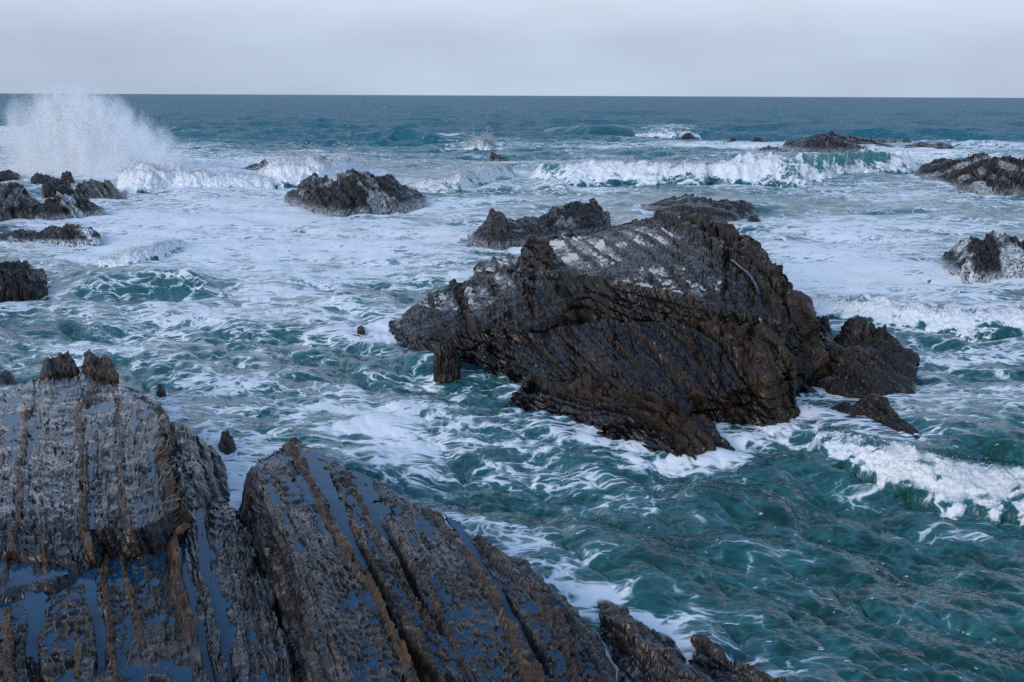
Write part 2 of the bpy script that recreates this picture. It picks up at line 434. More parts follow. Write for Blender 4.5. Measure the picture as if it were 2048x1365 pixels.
class Slab:
    """one bed of rock: an outline in plan with heights, a steep edge, and the strata that cross it"""
    def __init__(self, outline, guides=(), steep=3.0, deg=1, ragged=0.18, edge=0.25, name='', seed=1, **kw):
        o = np.array(outline, float)
        w = P(o[:, 0], o[:, 1], o[:, 2])
        self.poly = w[:, :2]
        self.c = self.poly.mean(0)
        n = len(w); K = self.tps(w[:, None, :2], w[None, :, :2]) + kw.get('smooth', 0.6) * np.eye(n)
        A = np.stack([np.ones(n), w[:, 0] - self.c[0], w[:, 1] - self.c[1]], 1)
        S = np.block([[K, A], [A.T, np.zeros((3, 3))]])
        sol = np.linalg.solve(S, np.concatenate([w[:, 2], np.zeros(3)]))
        self.wts, self.aff, self.coef = sol[:n], sol[n:], [w[:, 2].mean()]
        self.steep, self.ragged, self.edge, self.name, self.seed = steep, ragged, edge, name, seed
        self.kw = kw
        # strata guides
        self.G = []
        for g in guides:
            px = np.array(g['px'], float)
            d2 = (px[:, None, 0] - o[None, :, 0]) ** 2 + (px[:, None, 1] - o[None, :, 1]) ** 2 * 3 + 400
            z = (o[None, :, 2] / d2 ** 1.5).sum(1) / (1 / d2 ** 1.5).sum(1)
            q = P(px[:, 0], px[:, 1], z)
            rr = np.hypot(q[:, 0], q[:, 1]); ph = np.arctan2(q[:, 0], q[:, 1])
            k = np.argsort(rr)
            self.G.append(dict(r=rr[k], ph=ph[k], **{a: b for a, b in g.items() if a != 'px'}))
        if self.G:
            rm = np.mean([g['r'].mean() for g in self.G])
            self.G.sort(key=lambda g: np.interp(rm, g['r'], g['ph']))
            s = 0
            for i, g in enumerate(self.G):
                if i:
                    s += max(0.15, rm * (np.interp(rm, g['r'], g['ph']) - np.interp(rm, self.G[i - 1]['r'], self.G[i - 1]['ph'])))
                g['s'] = s
    @staticmethod
    def tps(a, b):
        r2 = ((a - b) ** 2).sum(-1)
        return 0.5 * r2 * np.log(r2 + 1e-9)
    def top(self, x, y):
        o = self.aff[0] + self.aff[1] * (x - self.c[0]) + self.aff[2] * (y - self.c[1])
        for (px, py), wt in zip(self.poly, self.wts):
            r2 = (x - px) ** 2 + (y - py) ** 2
            o = o + wt * 0.5 * r2 * np.log(r2 + 1e-9)
        return o
    def sd(self, x, y):
        p = self.poly; n = len(p)
        d = np.full(x.shape, 1e9); inside = np.zeros(x.shape, bool)
        for i in range(n):
            a = p[i]; b = p[(i + 1) % n]
            ex, ey = b - a; wx = x - a[0]; wy = y - a[1]
            t = np.clip((wx * ex + wy * ey) / (ex * ex + ey * ey), 0, 1)
            d = np.minimum(d, np.hypot(wx - ex * t, wy - ey * t))
            cross = ((a[1] > y) != (b[1] > y)) & (x < (b[0] - a[0]) * (y - a[1]) / (b[1] - a[1] + 1e-12) + a[0])
            inside ^= cross
        return np.where(inside, d, -d)
    def height(self, x, y):
        d = self.sd(x, y)
        d = d + self.ragged * fbm2(x * 1.1, y * 1.1, 3, self.seed + 40) + 0.35 * self.ragged * n2(x * 5.1, y * 5.1, self.seed + 44)
        cx = np.clip(x, self.poly[:, 0].min() - .5, self.poly[:, 0].max() + .5)
        cy = np.clip(y, self.poly[:, 1].min() - .5, self.poly[:, 1].max() + .5)
        z = self.top(cx, cy)
        z = z - self.kw.get('bevel', 0.12) * np.exp(-np.maximum(d, 0) / self.edge)
        return z - self.steep * np.maximum(-d, 0), d
    def strata(self, x, y):
        """s across the beds (metres), t along them"""
        r = np.hypot(x, y); ph = np.arctan2(x, y)
        if not self.G:
            a = self.kw.get('dir', 0.5)
            return x * math.cos(a) + y * math.sin(a) + 30, -x * math.sin(a) + y * math.cos(a), []
        pg = []
        for g in self.G:
            rr, pp = g['r'], g['ph']
            v = np.interp(r, rr, pp)
            k0 = (pp[1] - pp[0]) / (rr[1] - rr[0] + 1e-6); k1 = (pp[-1] - pp[-2]) / (rr[-1] - rr[-2] + 1e-6)
            v = np.where(r < rr[0], pp[0] + k0 * np.maximum(r - rr[0], -4), v)
            v = np.where(r > rr[-1], pp[-1] + k1 * np.minimum(r - rr[-1], 4), v)
            pg.append(v)
        for i in range(1, len(pg)):
            pg[i] = np.maximum(pg[i], pg[i - 1] + 0.1 / r)
        s = self.G[0]['s'] + (ph - pg[0]) * r
        for i in range(len(pg) - 1):
            f = (ph - pg[i]) / (pg[i + 1] - pg[i])
            s = np.where(ph >= pg[i], self.G[i]['s'] + f * (self.G[i + 1]['s'] - self.G[i]['s']), s)
        s = np.where(ph >= pg[-1], self.G[-1]['s'] + (ph - pg[-1]) * r, s)
        return s, r, pg

def detail(sl, x, y, z, d):
    """relief of a bed along its strata: displacement, brown and tan masks, ridge index"""
    k = sl.kw; sd = sl.seed
    s, t, pg = sl.strata(x, y)
    drop = np.clip(sl.top(x, y) - z, 0, 3)
    s = s - k.get('wdip', 0.25) * drop
    ws = s + 0.05 * n2(x * 0.9, y * 0.9, sd) + 0.022 * n2(x * 3.7, y * 3.7, sd + 1) + 0.12 * (z - sl.coef[0]) * k.get('dip', 0.4)
    lx, ly = layer_table(sd + 3, *k.get('lay', (0.05, 0.26)))
    fade = 0.55 + 0.45 * n2(s * 0.8, t * 0.45, sd + 5)
    lay = np.interp(np.mod(ws + 20, 79), lx, ly)
    disp = k.get('lamp', 0.04) * lay * fade
    brown = sstep(0.45, 0.95, lay) * sstep(0.3, 0.8, fade) * k.get('lbrown', 0.5)
    tan = np.zeros_like(x)
    if k.get('cell', 0) > 0:                       # honeycomb of low rims with hollows between
        cw, cl = k.get('cellsize', (0.2, 0.32))
        f1, f2, cid = worley(ws / cw, t / cl + 0.3 * n2(s * 2, t * 2, sd + 8), sd + 9, 0.75)
        rim = 1 - sstep(0.04, 0.30, f2 - f1)
        cm = sstep(-0.25, 0.25, n2(s * 0.55, t * 0.4, sd + 12) + k.get('cellbias', 0.15)) * sstep(0.05, 0.4, d)
        big_ = sstep(-0.1, 0.3, n2(s * 1.1 + 9, t * 0.9, sd + 13))
        g1, g2, gid = worley(ws / (cw * 2.1), t / (cl * 1.7), sd + 10, 0.9)
        rim = rim * (1 - big_) + (1 - sstep(0.02, 0.2, g2 - g1)) * big_; cid = np.where(big_ > 0.5, gid, cid)
        hollow = (1 - rim) * (0.15 + 0.85 * (cid > 0.4))
        disp = disp * (1 - 0.35 * cm) + cm * k['cell'] * (0.35 * rim - 0.65 * hollow)
        tan = cm * np.clip(rim * 1.2, 0, 1)
        brown = brown * (1 - 0.5 * cm)
    if k.get('cross', 0) > 0:                      # broken steps across the beds
        ct = t * k.get('crossf', 1.2) + 0.8 * fbm2(x * 0.8, y * 0.8, 3, sd + 14)
        fr = ct - np.floor(ct)
        disp = disp + k['cross'] * (fr ** 1.5 - 0.5) * (0.4 + 0.6 * n2(s * 1.3, t * 0.5, sd + 15))
    tz = t + 0.8 * z
    q1, q2, c1 = worley(ws / k.get('bw', 0.15) + 0.25 * n2(t * 1.3, s, sd + 95), tz / k.get('bl', 0.5), sd + 90, 0.9)
    q3, q4, c2 = worley(ws / (3.1 * k.get('bw', 0.15)), tz / (2.6 * k.get('bl', 0.5)), sd + 91, 0.9)
    ba = k.get('blk', 0.03)
    bl_ = ba * (c1 - 0.5) * 1.3 - 0.5 * ba * np.exp(-((q2 - q1) / 0.07) ** 2) + 1.5 * ba * (c2 - 0.5) - 0.9 * ba * np.exp(-((q4 - q3) / 0.035) ** 2)
    if k.get('cell', 0) > 0: bl_ = bl_ * (1 - 0.55 * cm)
    disp = disp + bl_
    if k.get('ledge', 0) > 0:
        e1, e2, eid = worley(s / 1.1 + 0.3 * n2(x * 1.1, z * 2, sd + 97), z / 0.36 + 0.5 * n2(s * 0.7, z * 0, sd + 98) + s * 0.22, sd + 99, 0.9)
        disp = disp + k['ledge'] * sstep(0.05, 0.35, drop) * (1.4 * (eid - 0.5) - 0.6 * np.exp(-((e2 - e1) / 0.06) ** 2))
    brown = np.maximum(brown, sstep(0.62, 0.9, c1) * k.get('lbrown', 0.5) * 0.8 * sstep(-0.2, 0.5, n2(s * 0.7, t * 0.3, sd + 96)))
    disp = disp + k.get('rough', 0.05) * fbm3(x * 1.6, y * 1.6, z * 1.6, 4, sd + 20) + 0.02 * fbm3(x * 7, y * 7, z * 7, 3, sd + 25)
    rid = np.full(x.shape, -1)
    for i, g in enumerate(sl.G):
        if g.get('h', 0) == 0: continue
        w, h = g['w'], g['h']
        ds = s - g['s'] + 0.03 * n2(x * 2.1, y * 2.1, sd + 50 + i) + 0.06 * n2(t * 0.8 + 5, s * 0 + i, sd + 51)
        seg = t / g.get('seg', 0.45) + 0.6 * n2(t * 1.1, np.full_like(t, i * 3.1), sd + 60)
        si = np.floor(seg).astype(np.int64)
        rv = _h(si, si * 0 + i, si * 0, sd + 70); fr = seg - np.floor(seg)
        block = (0.72 + 0.42 * rv) * (1 - 0.45 * np.exp(-((np.minimum(fr, 1 - fr)) / 0.06) ** 2))
        gap = sstep(g.get('gap', -0.75) - 0.25, g.get('gap', -0.75), n2(t * 0.55, np.full_like(t, 9.7 * i), sd + 80) + 0.35 * n2(t * 1.9, np.full_like(t, 2.7 * i), sd + 81))
        ends = sstep(g['r'][0] - 0.8, g['r'][0] - 0.2, t) * (1 - sstep(g['r'][-1] + 0.2, g['r'][-1] + 0.8, t))
        wloc = w * (0.85 + 0.35 * rv)
        pr = 1 - sstep(0.7, 1.08, np.abs(ds) / wloc)
        am = pr * gap * ends
        if h > 0:
            disp = disp + h * am * block + 0.25 * h * am * n3(x * 6, y * 6, z * 6, sd + 85)
            brown = np.maximum(brown * (1 - am), am * g.get('b', 1.0)); tan = tan * (1 - am)
            rid = np.where(am > 0.35, i, rid)
        else:                                        # a channel
            disp = disp + h * am
            tan = tan * (1 - am); brown = brown * (1 - am)
    return disp, np.clip(brown, 0, 1), np.clip(tan, 0, 1), rid

def components(mask):
    """label the connected cells of a 2-D mask"""
    nr, nc = mask.shape
    lab = np.zeros((nr, nc), np.int32); n = 0
    idx = np.argwhere(mask)
    ml = mask.tolist()
    seen = [bytearray(nc) for _ in range(nr)]
    comps = []
    for r0, c0 in idx.tolist():
        if seen[r0][c0]: continue
        st = [(r0, c0)]; seen[r0][c0] = 1; cells = []
        while st:
            r, c = st.pop(); cells.append(r * nc + c)
            for rr, cc in ((r + 1, c), (r - 1, c), (r, c + 1), (r, c - 1)):
                if 0 <= rr < nr and 0 <= cc < nc and ml[rr][cc] and not seen[rr][cc]:
                    seen[rr][cc] = 1; st.append((rr, cc))
        comps.append(np.array(cells))
    return comps

def outcrop(slabs, things, ncol, nrow, mat, phi=None, rr=None, pools=True, pool_mat=None, pool_min=40, zmin=-1.2, pool_group='', near_pad=1.0, big_pools=12, carve=None, pool_mask=None):
    """one continuous piece of bedrock made of slabs; THINGS: for each slab the top-level thing (or part) it belongs to"""
    allp = np.concatenate([s.poly for s in slabs])
    r_ = np.hypot(allp[:, 0], allp[:, 1]); p_ = np.arctan2(allp[:, 0], allp[:, 1])
    ph0, ph1 = phi or (p_.min() - 1.0 / r_.min() * 0.6, p_.max() + 0.03)
    r0, r1 = rr or (max(2.0, r_.min() - near_pad), r_.max() + 1.0)
    ph = np.linspace(ph0, ph1, ncol)
    ND = 420
    rd = r0 * (r1 / r0) ** np.linspace(0, 1, ND)
    X = rd[:, None] * np.sin(ph)[None]; Y = rd[:, None] * np.cos(ph)[None]
    def base(X, Y):
        best = np.full(X.shape, -9.0); bi = np.zeros(X.shape, int); bd = np.full(X.shape, -9.0)
        for i, s in enumerate(slabs):
            h, d = s.height(X.ravel(), Y.ravel())
            h = h.reshape(X.shape); d = d.reshape(X.shape)
            m = h > best
            best = np.where(m, h, best); bi = np.where(m, i, bi); bd = np.where(m, d, bd)
        return np.maximum(best, zmin), bi, bd
    Z, _, _ = base(X, Y)
    g = np.clip((CAM_H - Z) / rd[:, None], 0.15, 0.8)
    step = np.hypot(np.diff(Z, axis=0), np.diff(rd)[:, None] * g[1:]) / rd[1:, None]
    step = np.where(np.maximum(Z[1:], Z[:-1]) <= zmin + 1e-6, step * 0.05, step)
    cum = np.concatenate([np.zeros((1, ncol)), np.cumsum(step, axis=0)])
    cum /= cum[-1:]
    cum = blur(cum, 9, 1)
    q = np.linspace(0, 1, nrow)
    RR = np.stack([np.interp(q, cum[:, j], rd) for j in range(ncol)], 1)
    RR = blur(RR, 3, 1)
    X = RR * np.sin(ph)[None]; Y = RR * np.cos(ph)[None]
    Z, SI, SD = base(X, Y)
    V = np.stack([X.ravel(), Y.ravel(), Z.ravel()], 1)
    Zs = blur(blur(Z, 5, 0), 5, 1)
    N = grid_normals(np.stack([X.ravel(), Y.ravel(), Zs.ravel()], 1), nrow, ncol)
    N[N[:, 2] < 0] *= -1
    N[:, 2] = np.maximum(N[:, 2], 0.15); N /= np.linalg.norm(N, axis=1, keepdims=True)
    disp = np.zeros(len(V)); brown = np.zeros(len(V)); tan = np.zeros(len(V)); rid = np.full(len(V), -1)
    si = SI.ravel(); sdv = SD.ravel()
    for i, s in enumerate(slabs):
        m = si == i
        if not m.any(): continue
        a, b, c, e = detail(s, V[m, 0], V[m, 1], V[m, 2], sdv[m])
        disp[m] = a; brown[m] = b; tan[m] = c; rid[m] = e
    flat0 = N[:, 2] > 0.90
    V = V + N * disp[:, None]
    if carve is not None:
        V[:, 2] += carve(V[:, 0], V[:, 1])
    n2_ = grid_normals(V, nrow, ncol)
    if n2_[:, 2].mean() < 0: n2_ = -n2_
    F = grid_faces(nrow, ncol)
    keep = V[F][:, :, 2].max(1) > zmin + 0.25
    # waterline
    zz = V[:, 2]
    m = (np.abs(zz) < 0.12)
    idx = np.nonzero(m)[0]
    if len(idx): WATERLINE.append(V[idx[::max(1, len(idx) // 2500)], :2])
    wet = np.array([q.kw.get('wet', 0.0) for q in slabs])[si]
    wet = np.maximum(wet, 0.7 * sstep(0.55, 0.1, zz))
    if pool_mask is not None: wet = np.where(pool_mask(V) & (rid < 0), 0.7, wet)
    attrs = dict(brown=brown, tan=tan, foam=np.zeros(len(V)), wet=wet)
    fl_s = si[F[:, 0]]; fl_r = rid[F[:, 0]]
    made = {}
    for i, s in enumerate(slabs):
        par = things[i]
        fm = keep & (fl_s == i)
        if not fm.any(): continue
        vm = si == i
        pieces = []
        rest = fm.copy()
        for j in range(len(s.G)):
            mk = (vm & (rid == j)).reshape(nrow, ncol)
            if not mk.any(): continue
            for c in components(mk):
                if len(c) < 30: continue
                cm_ = np.zeros(nrow * ncol, bool); cm_[c] = True
                fj = fm & cm_[F[:, 0]]
                if fj.sum() > 20:
                    sub_mesh('rock_ridge', V, F[fj], mat, attrs, par, n2_); rest &= ~fj
        bm_ = np.zeros((nrow - 1) * (ncol - 1), bool); bm_[:] = rest
        bc = components(bm_.reshape(nrow - 1, ncol - 1))
        bc.sort(key=len, reverse=True)
        if bc:
            extra = [c for c in bc[1:] if len(c) < 150]
            sub_mesh('rock_bed', V, F[np.concatenate([bc[0]] + extra)], mat, attrs, par, n2_)
            for c in bc[1:]:
                if len(c) >= 150: sub_mesh('rock_bed', V, F[c], mat, attrs, par, n2_)
    if pools:
        pm = (SD.ravel() > 0.1) & flat0 & (zz > 0.25)
        small = blur(blur(zz.reshape(nrow, ncol), 25, 0), 25, 1).ravel()
        thr = np.array([s.kw.get('pool', -9) for s in slabs])[si]
        thr = thr + 0.014 * n2(V[:, 0] * 0.5, V[:, 1] * 0.5, 555) + 0.008 * n2(V[:, 0] * 2.3, V[:, 1] * 2.3, 556)
        if pool_mask is not None: thr = np.where(pool_mask(V), thr, -9)
        low = pm & (disp < thr) & (thr > -8)
        Zg = zz.reshape(nrow, ncol)
        comps = components(low.reshape(nrow, ncol))
        comps = [c for c in comps if len(c) >= 6]
        comps.sort(key=len, reverse=True)
        sv_, sf_, off = [], [], 0
        nb = 0
        for c in comps:
            rr_, cc_ = c // ncol, c % ncol
            if rr_.min() < 1 or cc_.min() < 1 or rr_.max() > nrow - 3 or cc_.max() > ncol - 3: continue
            nbz = np.maximum.reduce([zz[c], zz[c + 1], zz[c - 1], zz[c + ncol], zz[c - ncol]])
            edge = nbz > zz[c]
            lm = np.zeros(nrow * ncol, bool); lm[c] = True
            ring = np.unique(np.concatenate([c + 1, c - 1, c + ncol, c - ncol])); ring = ring[~lm[ring]]
            lev = np.percentile(zz[ring], 22)
            wet = c[zz[c] < lev]
            if len(wet) < 5: continue
            q = np.unique(np.concatenate([wet, wet - 1, wet - ncol, wet - ncol - 1]))
            fc = np.stack([q, q + 1, q + ncol + 1, q + ncol], 1)
            used, inv = np.unique(fc, return_inverse=True)
            pv = V[used].copy(); pv[:, 2] = lev
            if len(wet) > pool_min and nb < big_pools:
                o = make_mesh('tide_pool', pv, inv.reshape(-1, 4), pool_mat or POOL)
                tag(o, kind='structure'); nb += 1
            else:
                sv_.append(pv); sf_.append(inv.reshape(-1, 4) + off); off += len(pv)
        if sv_:
            o = make_mesh('puddle_water', np.concatenate(sv_), np.concatenate(sf_), pool_mat or POOL)
            tag(o, 'many little puddles of sea water lying in ' + pool_group, 'puddles', kind='stuff')
    return V

# ================================================================== 1. the near shore platform
def G(px, w=0.0, h=0.0, **k):
    return dict(px=px, w=w, h=h, **k)

A_slab = Slab([(-260, 800, 1.2), (0, 772, 1.2), (90, 738, 1.3), (200, 730, 1.3), (300, 800, 1.25), (352, 870, 1.35), (372, 960, 1.5), (362, 1012, 1.48), (300, 1046, 1.52), (180, 1058, 1.58), (100, 1048, 1.58), (0, 1042, 1.58), (-260, 1050, 1.62)],
    [G([(-120, 800), (-130, 900), (-150, 1100)], 0.060, 0.060), G([(60, 805), (48, 890), (35, 981), (30, 1051)], 0.047, 0.072, gap=-0.4), G([(100, 760), (92, 850), (84, 960), (84, 1080)], 0.025, 0.030, gap=-0.1, b=0.5),
     G([(186, 770), (163, 810), (161, 880), (166, 981), (168, 1081)], 0.068, 0.102), G([(206, 866), (201, 931), (201, 1050)], 0.05, -0.10), G([(240, 800), (238, 865), (237, 930), (245, 985), (258, 1050)], 0.051, 0.066, gap=-0.3),
     G([(280, 800), (278, 900), (288, 1030)], 0.030, 0.042, gap=-0.1), G([(316, 806), (321, 880), (334, 961), (348, 1026)], 0.102, 0.144), G([(340, 850), (352, 940), (372, 1010)], 0.07, -0.16)],
    steep=3.2, ragged=0.12, seed=11, ledge=0.07, lay=(0.04, 0.17), lamp=0.058, cross=0.04, crossf=1.5, rough=0.045, pool=-0.04, lbrown=0.6, wet=1.0, blk=0.026, bw=0.065, bl=1.8)
A5_slab = Slab([(192, 858, 1.50), (250, 853, 1.50), (308, 848, 1.48), (326, 900, 1.58), (340, 970, 1.58), (346, 1020, 1.58), (300, 1046, 1.62), (262, 1056, 1.64), (206, 1050, 1.66), (196, 950, 1.6)],
    [G([(206, 866), (201, 931), (204, 1050)], 0.04, -0.08), G([(238, 858), (237, 930), (245, 985), (258, 1050)], 0.05, 0.07, gap=-0.3), G([(280, 855), (278, 900), (288, 1030)], 0.03, 0.05, gap=-0.1), G([(316, 850), (321, 880), (334, 961), (348, 1026)], 0.10, 0.14)],
    steep=4.0, ragged=0.05, edge=0.06, seed=19, lay=(0.06, 0.2), lamp=0.03, cross=0.04, crossf=2.0, rough=0.04, pool=-0.05, lbrown=0.6, wet=0.7, bevel=0.03, blk=0.03, bw=0.065, bl=1.5)
A6_slab = Slab([(-260, 1030, 1.48), (0, 1025, 1.46), (100, 1030, 1.46), (180, 1040, 1.46), (212, 1075, 1.43), (190, 1100, 1.43), (120, 1116, 1.44), (60, 1108, 1.44), (0, 1102, 1.45), (-260, 1110, 1.5)],
    [G([(25, 1040), (25, 1105)], 0.04, 0.05), G([(85, 1040), (84, 1110)], 0.04, 0.04), G([(168, 1045), (168, 1105)], 0.06, 0.07)], steep=3.5, ragged=0.10, edge=0.1, seed=20, lay=(0.06, 0.25), lamp=0.03, cross=0.07, crossf=2.2, rough=0.06, pool=-0.05, wet=0.7, blk=0.03, bw=0.07, bl=1.2)
A7_slab = Slab([(-260, 1090, 1.38), (0, 1085, 1.34), (120, 1100, 1.34), (205, 1085, 1.34), (190, 1110, 1.34), (150, 1135, 1.34), (95, 1165, 1.38), (40, 1178, 1.34), (0, 1185, 1.38), (-260, 1205, 1.5)],
    [G([(15, 1100), (15, 1180)], 0.04, 0.05), G([(84, 1110), (84, 1165)], 0.04, 0.04)], steep=3.5, ragged=0.10, edge=0.1, seed=21, lay=(0.06, 0.25), lamp=0.03, cross=0.07, crossf=2.2, rough=0.06, pool=-0.05, wet=0.7, blk=0.03, bw=0.07, bl=1.2)
A2_slab = Slab([(345, 830, 0.95), (380, 838, 0.9), (420, 868, 0.75), (440, 895, 0.65), (436, 925, 0.7), (420, 952, 0.9), (395, 990, 1.05), (372, 1005, 1.15), (362, 940, 1.15)],
    [G([(362, 835), (385, 985)], 0.05, 0.0), G([(385, 843), (402, 890), (418, 955)], 0.05, -0.12), G([(410, 862), (430, 930)], 0.035, -0.10)],
    steep=2.0, deg=1, ragged=0.07, wet=0.6, seed=12, lay=(0.03, 0.10), lamp=0.03, rough=0.06, lbrown=0.2, bevel=0.2)
A3_slab = Slab([(395, 948, 0.75), (430, 955, 0.55), (455, 985, 0.5), (478, 1004, 0.5), (470, 1022, 0.75), (420, 1022, 0.9), (398, 990, 0.9)],
    [], steep=2.0, ragged=0.15, wet=0.4, seed=13, lay=(0.06, 0.2), lamp=0.05, rough=0.16, dir=0.3, bevel=0.25)
A4_slab = Slab([(205, 745, 0.75), (255, 758, 0.55), (300, 770, 0.3), (325, 790, 0.15), (310, 812, 0.6), (260, 800, 0.9), (215, 780, 1.1)],
    [], steep=1.2, ragged=0.15, wet=0.8, seed=14, lay=(0.05, 0.2), lamp=0.06, rough=0.12, dir=0.2)
C_slab = Slab([(-300, 1205, 1.32), (0, 1190, 1.28), (100, 1155, 1.25), (190, 1105, 1.25), (290, 1060, 1.3), (350, 1022, 1.25), (400, 1006, 1.1), (472, 1010, 0.9), (488, 1050, 0.85), (512, 1110, 0.85), (545, 1200, 0.9), (560, 1240, 0.9), (585, 1300, 0.95), (620, 1400, 1.05), (650, 1520, 1.2), (-300, 1520, 1.9)],
    [G([(-150, 1190), (-160, 1400)], 0.060, 0.062), G([(15, 1247), (15, 1400)], 0.060, 0.073), G([(70, 1140), (76, 1400)], 0.08, -0.10, gap=-0.2), G([(140, 1147), (148, 1282), (152, 1400)], 0.047, 0.062),
     G([(178, 1150), (196, 1200), (205, 1270), (206, 1330)], 0.07, -0.12, gap=-0.5), G([(214, 1100), (208, 1155), (216, 1246), (228, 1380)], 0.043, 0.057), G([(251, 1086), (251, 1132), (271, 1222), (277, 1292)], 0.047, 0.068),
     G([(300, 1060), (318, 1200), (330, 1380)], 0.025, 0.016, gap=0.0, b=.4), G([(341, 1026), (346, 1096), (361, 1177), (375, 1262)], 0.10, 0.24, seg=0.7, gap=-2), G([(358, 1030), (366, 1096), (383, 1180), (402, 1270), (418, 1400)], 0.045, -0.22, gap=-2),
     G([(405, 1030), (413, 1090), (420, 1150), (440, 1235), (470, 1400)], 0.07, -0.14, gap=-0.6), G([(455, 1020), (470, 1100), (500, 1200), (545, 1400)], 0.034, 0.026, b=.5), G([(490, 1030), (520, 1110), (560, 1220), (600, 1400)], 0.05, -0.05)],
    steep=2.6, deg=2, ragged=0.10, seed=15, lay=(0.04, 0.17), lamp=0.036, cell=0.06, cellsize=(0.14, 0.19), cellbias=-0.05, rough=0.035, pool=-0.026, lbrown=0.45, wet=0.55, blk=0.026, bw=0.07, bl=1.1)
B_slab = Slab([(497, 925, 1.40), (560, 893, 1.3), (600, 882, 1.2), (645, 908, 1.05), (762, 960, 0.75), (833, 1003, 0.6), (919, 1060, 0.55), (993, 1090, 0.6), (1075, 1145, 0.6), (1145, 1204, 0.6), (1205, 1270, 0.65), (1240, 1348, 0.7), (1290, 1520, 0.8), (725, 1520, 1.9), (672, 1364, 1.75), (625, 1231, 1.62), (582, 1118, 1.5), (543, 1024, 1.45)],
    [G([(506, 930), (552, 1024), (592, 1118), (636, 1231), (684, 1364), (740, 1520)], 0.045, 0.036, b=.7), G([(579, 903), (622, 969), (665, 1059), (716, 1145), (774, 1251), (817, 1344), (870, 1480)], 0.077, 0.120),
     G([(640, 960), (655, 998), (690, 1060), (735, 1145), (790, 1262), (850, 1400)], 0.085, -0.17, gap=-0.9), G([(668, 968), (704, 1059), (747, 1157), (790, 1219), (841, 1290), (880, 1364), (930, 1480)], 0.086, 0.078, b=.75),
     G([(690, 965), (719, 1016), (762, 1102), (809, 1184), (860, 1270), (910, 1364)], 0.072, 0.060, b=.7, gap=-0.4), G([(742, 1010), (770, 1075), (800, 1150), (850, 1240)], 0.065, -0.12, gap=-0.3), G([(790, 1079), (817, 1149), (856, 1204), (899, 1329), (930, 1440)], 0.063, 0.060, b=.7, gap=-0.5),
     G([(868, 1040), (911, 1110), (954, 1172), (997, 1247), (1028, 1329), (1060, 1440)], 0.090, 0.120, b=.8, gap=-0.35), G([(905, 1060), (950, 1140), (1010, 1220), (1070, 1330)], 0.09, -0.16, gap=-0.2), G([(966, 1084), (997, 1141), (1065, 1204), (1124, 1290), (1170, 1400)], 0.090, 0.132, b=.35, gap=-0.6), G([(1040, 1130), (1100, 1200), (1165, 1290), (1215, 1400)], 0.063, 0.048, b=.2, gap=-.2)],
    steep=4.0, ragged=0.06, seed=16, ledge=0.05, lay=(0.04, 0.16), lamp=0.036, cell=0.065, cellsize=(0.13, 0.20), cellbias=0.4, rough=0.03, pool=-0.027, lbrown=0.5, bevel=0.03, wet=0.5, blk=0.026, bw=0.065, bl=1.2)
D1_slab = Slab([(1205, 1205, 0.05), (1260, 1235, 0.28), (1330, 1290, 0.6), (1400, 1335, 0.6), (1480, 1380, 0.55), (1580, 1500, 0.5), (1330, 1500, 0.4), (1290, 1380, 0.35), (1245, 1300, 0.25)],
    [G([(1215, 1210), (1300, 1290), (1420, 1400)], 0.12, 0.14, b=.3), G([(1240, 1260), (1310, 1360), (1360, 1450)], 0.10, 0.08, b=.3)], wet=0.8, steep=1.0, ragged=0.14, seed=17, lay=(0.06, 0.25), lamp=0.06, rough=0.10, lbrown=0.3)
D2_slab = Slab([(1380, 1262, 0.05), (1440, 1290, 0.45), (1520, 1330, 0.55), (1620, 1372, 0.45), (1800, 1480, 0.35), (1600, 1500, 0.35), (1480, 1370, 0.35), (1420, 1310, 0.22)],
    [G([(1385, 1265), (1470, 1320), (1600, 1400)], 0.10, 0.12, b=.3)], wet=0.8, steep=1.0, ragged=0.12, seed=18, lay=(0.06, 0.25), lamp=0.05, rough=0.09, lbrown=0.3)

def at(u, v, z=0.0):
    q = P([u], [v], [z])[0]
    return (float(q[0]), float(q[1]), float(q[2]))

T_A = tag(empty('rock_ledge', at(180, 900, 0)), 'wet slate ledge with thin dark ridges and shining blue slabs, below two jagged knobs', 'rock ledge')
T_C = tag(empty('rock_ledge', at(300, 1250, 0)), 'pool-pocked grey bedrock with a tall brown ridge and winding blue channels in lower corner', 'rock ledge')
T_B = tag(empty('rock_slab', at(800, 1150, 0)), 'big tilted slab with dark straight side wall, tan ridges and honeycomb pools', 'rock slab')
T_D1 = tag(empty('rock_reef', at(1350, 1330, 0)), 'low dark half-drowned rock beside the big slab at the bottom edge', 'rock')
T_D2 = tag(empty('rock_reef', at(1500, 1340, 0)), 'flat black reef farthest out at the bottom edge, washed by green water', 'rock')

VA = outcrop([A_slab, A5_slab, A6_slab, A7_slab, A2_slab, A3_slab, A4_slab, C_slab, B_slab, D1_slab, D2_slab], [T_A, T_A, T_A, T_A, T_A, T_A, T_A, T_C, T_B, T_D1, T_D2],
        740, 520, ROCK_FG, phi=(R(-34), R(19)), rr=(4.5, 26.5), pool_group='the hollows of the near slate platform', pool_min=160, big_pools=24)

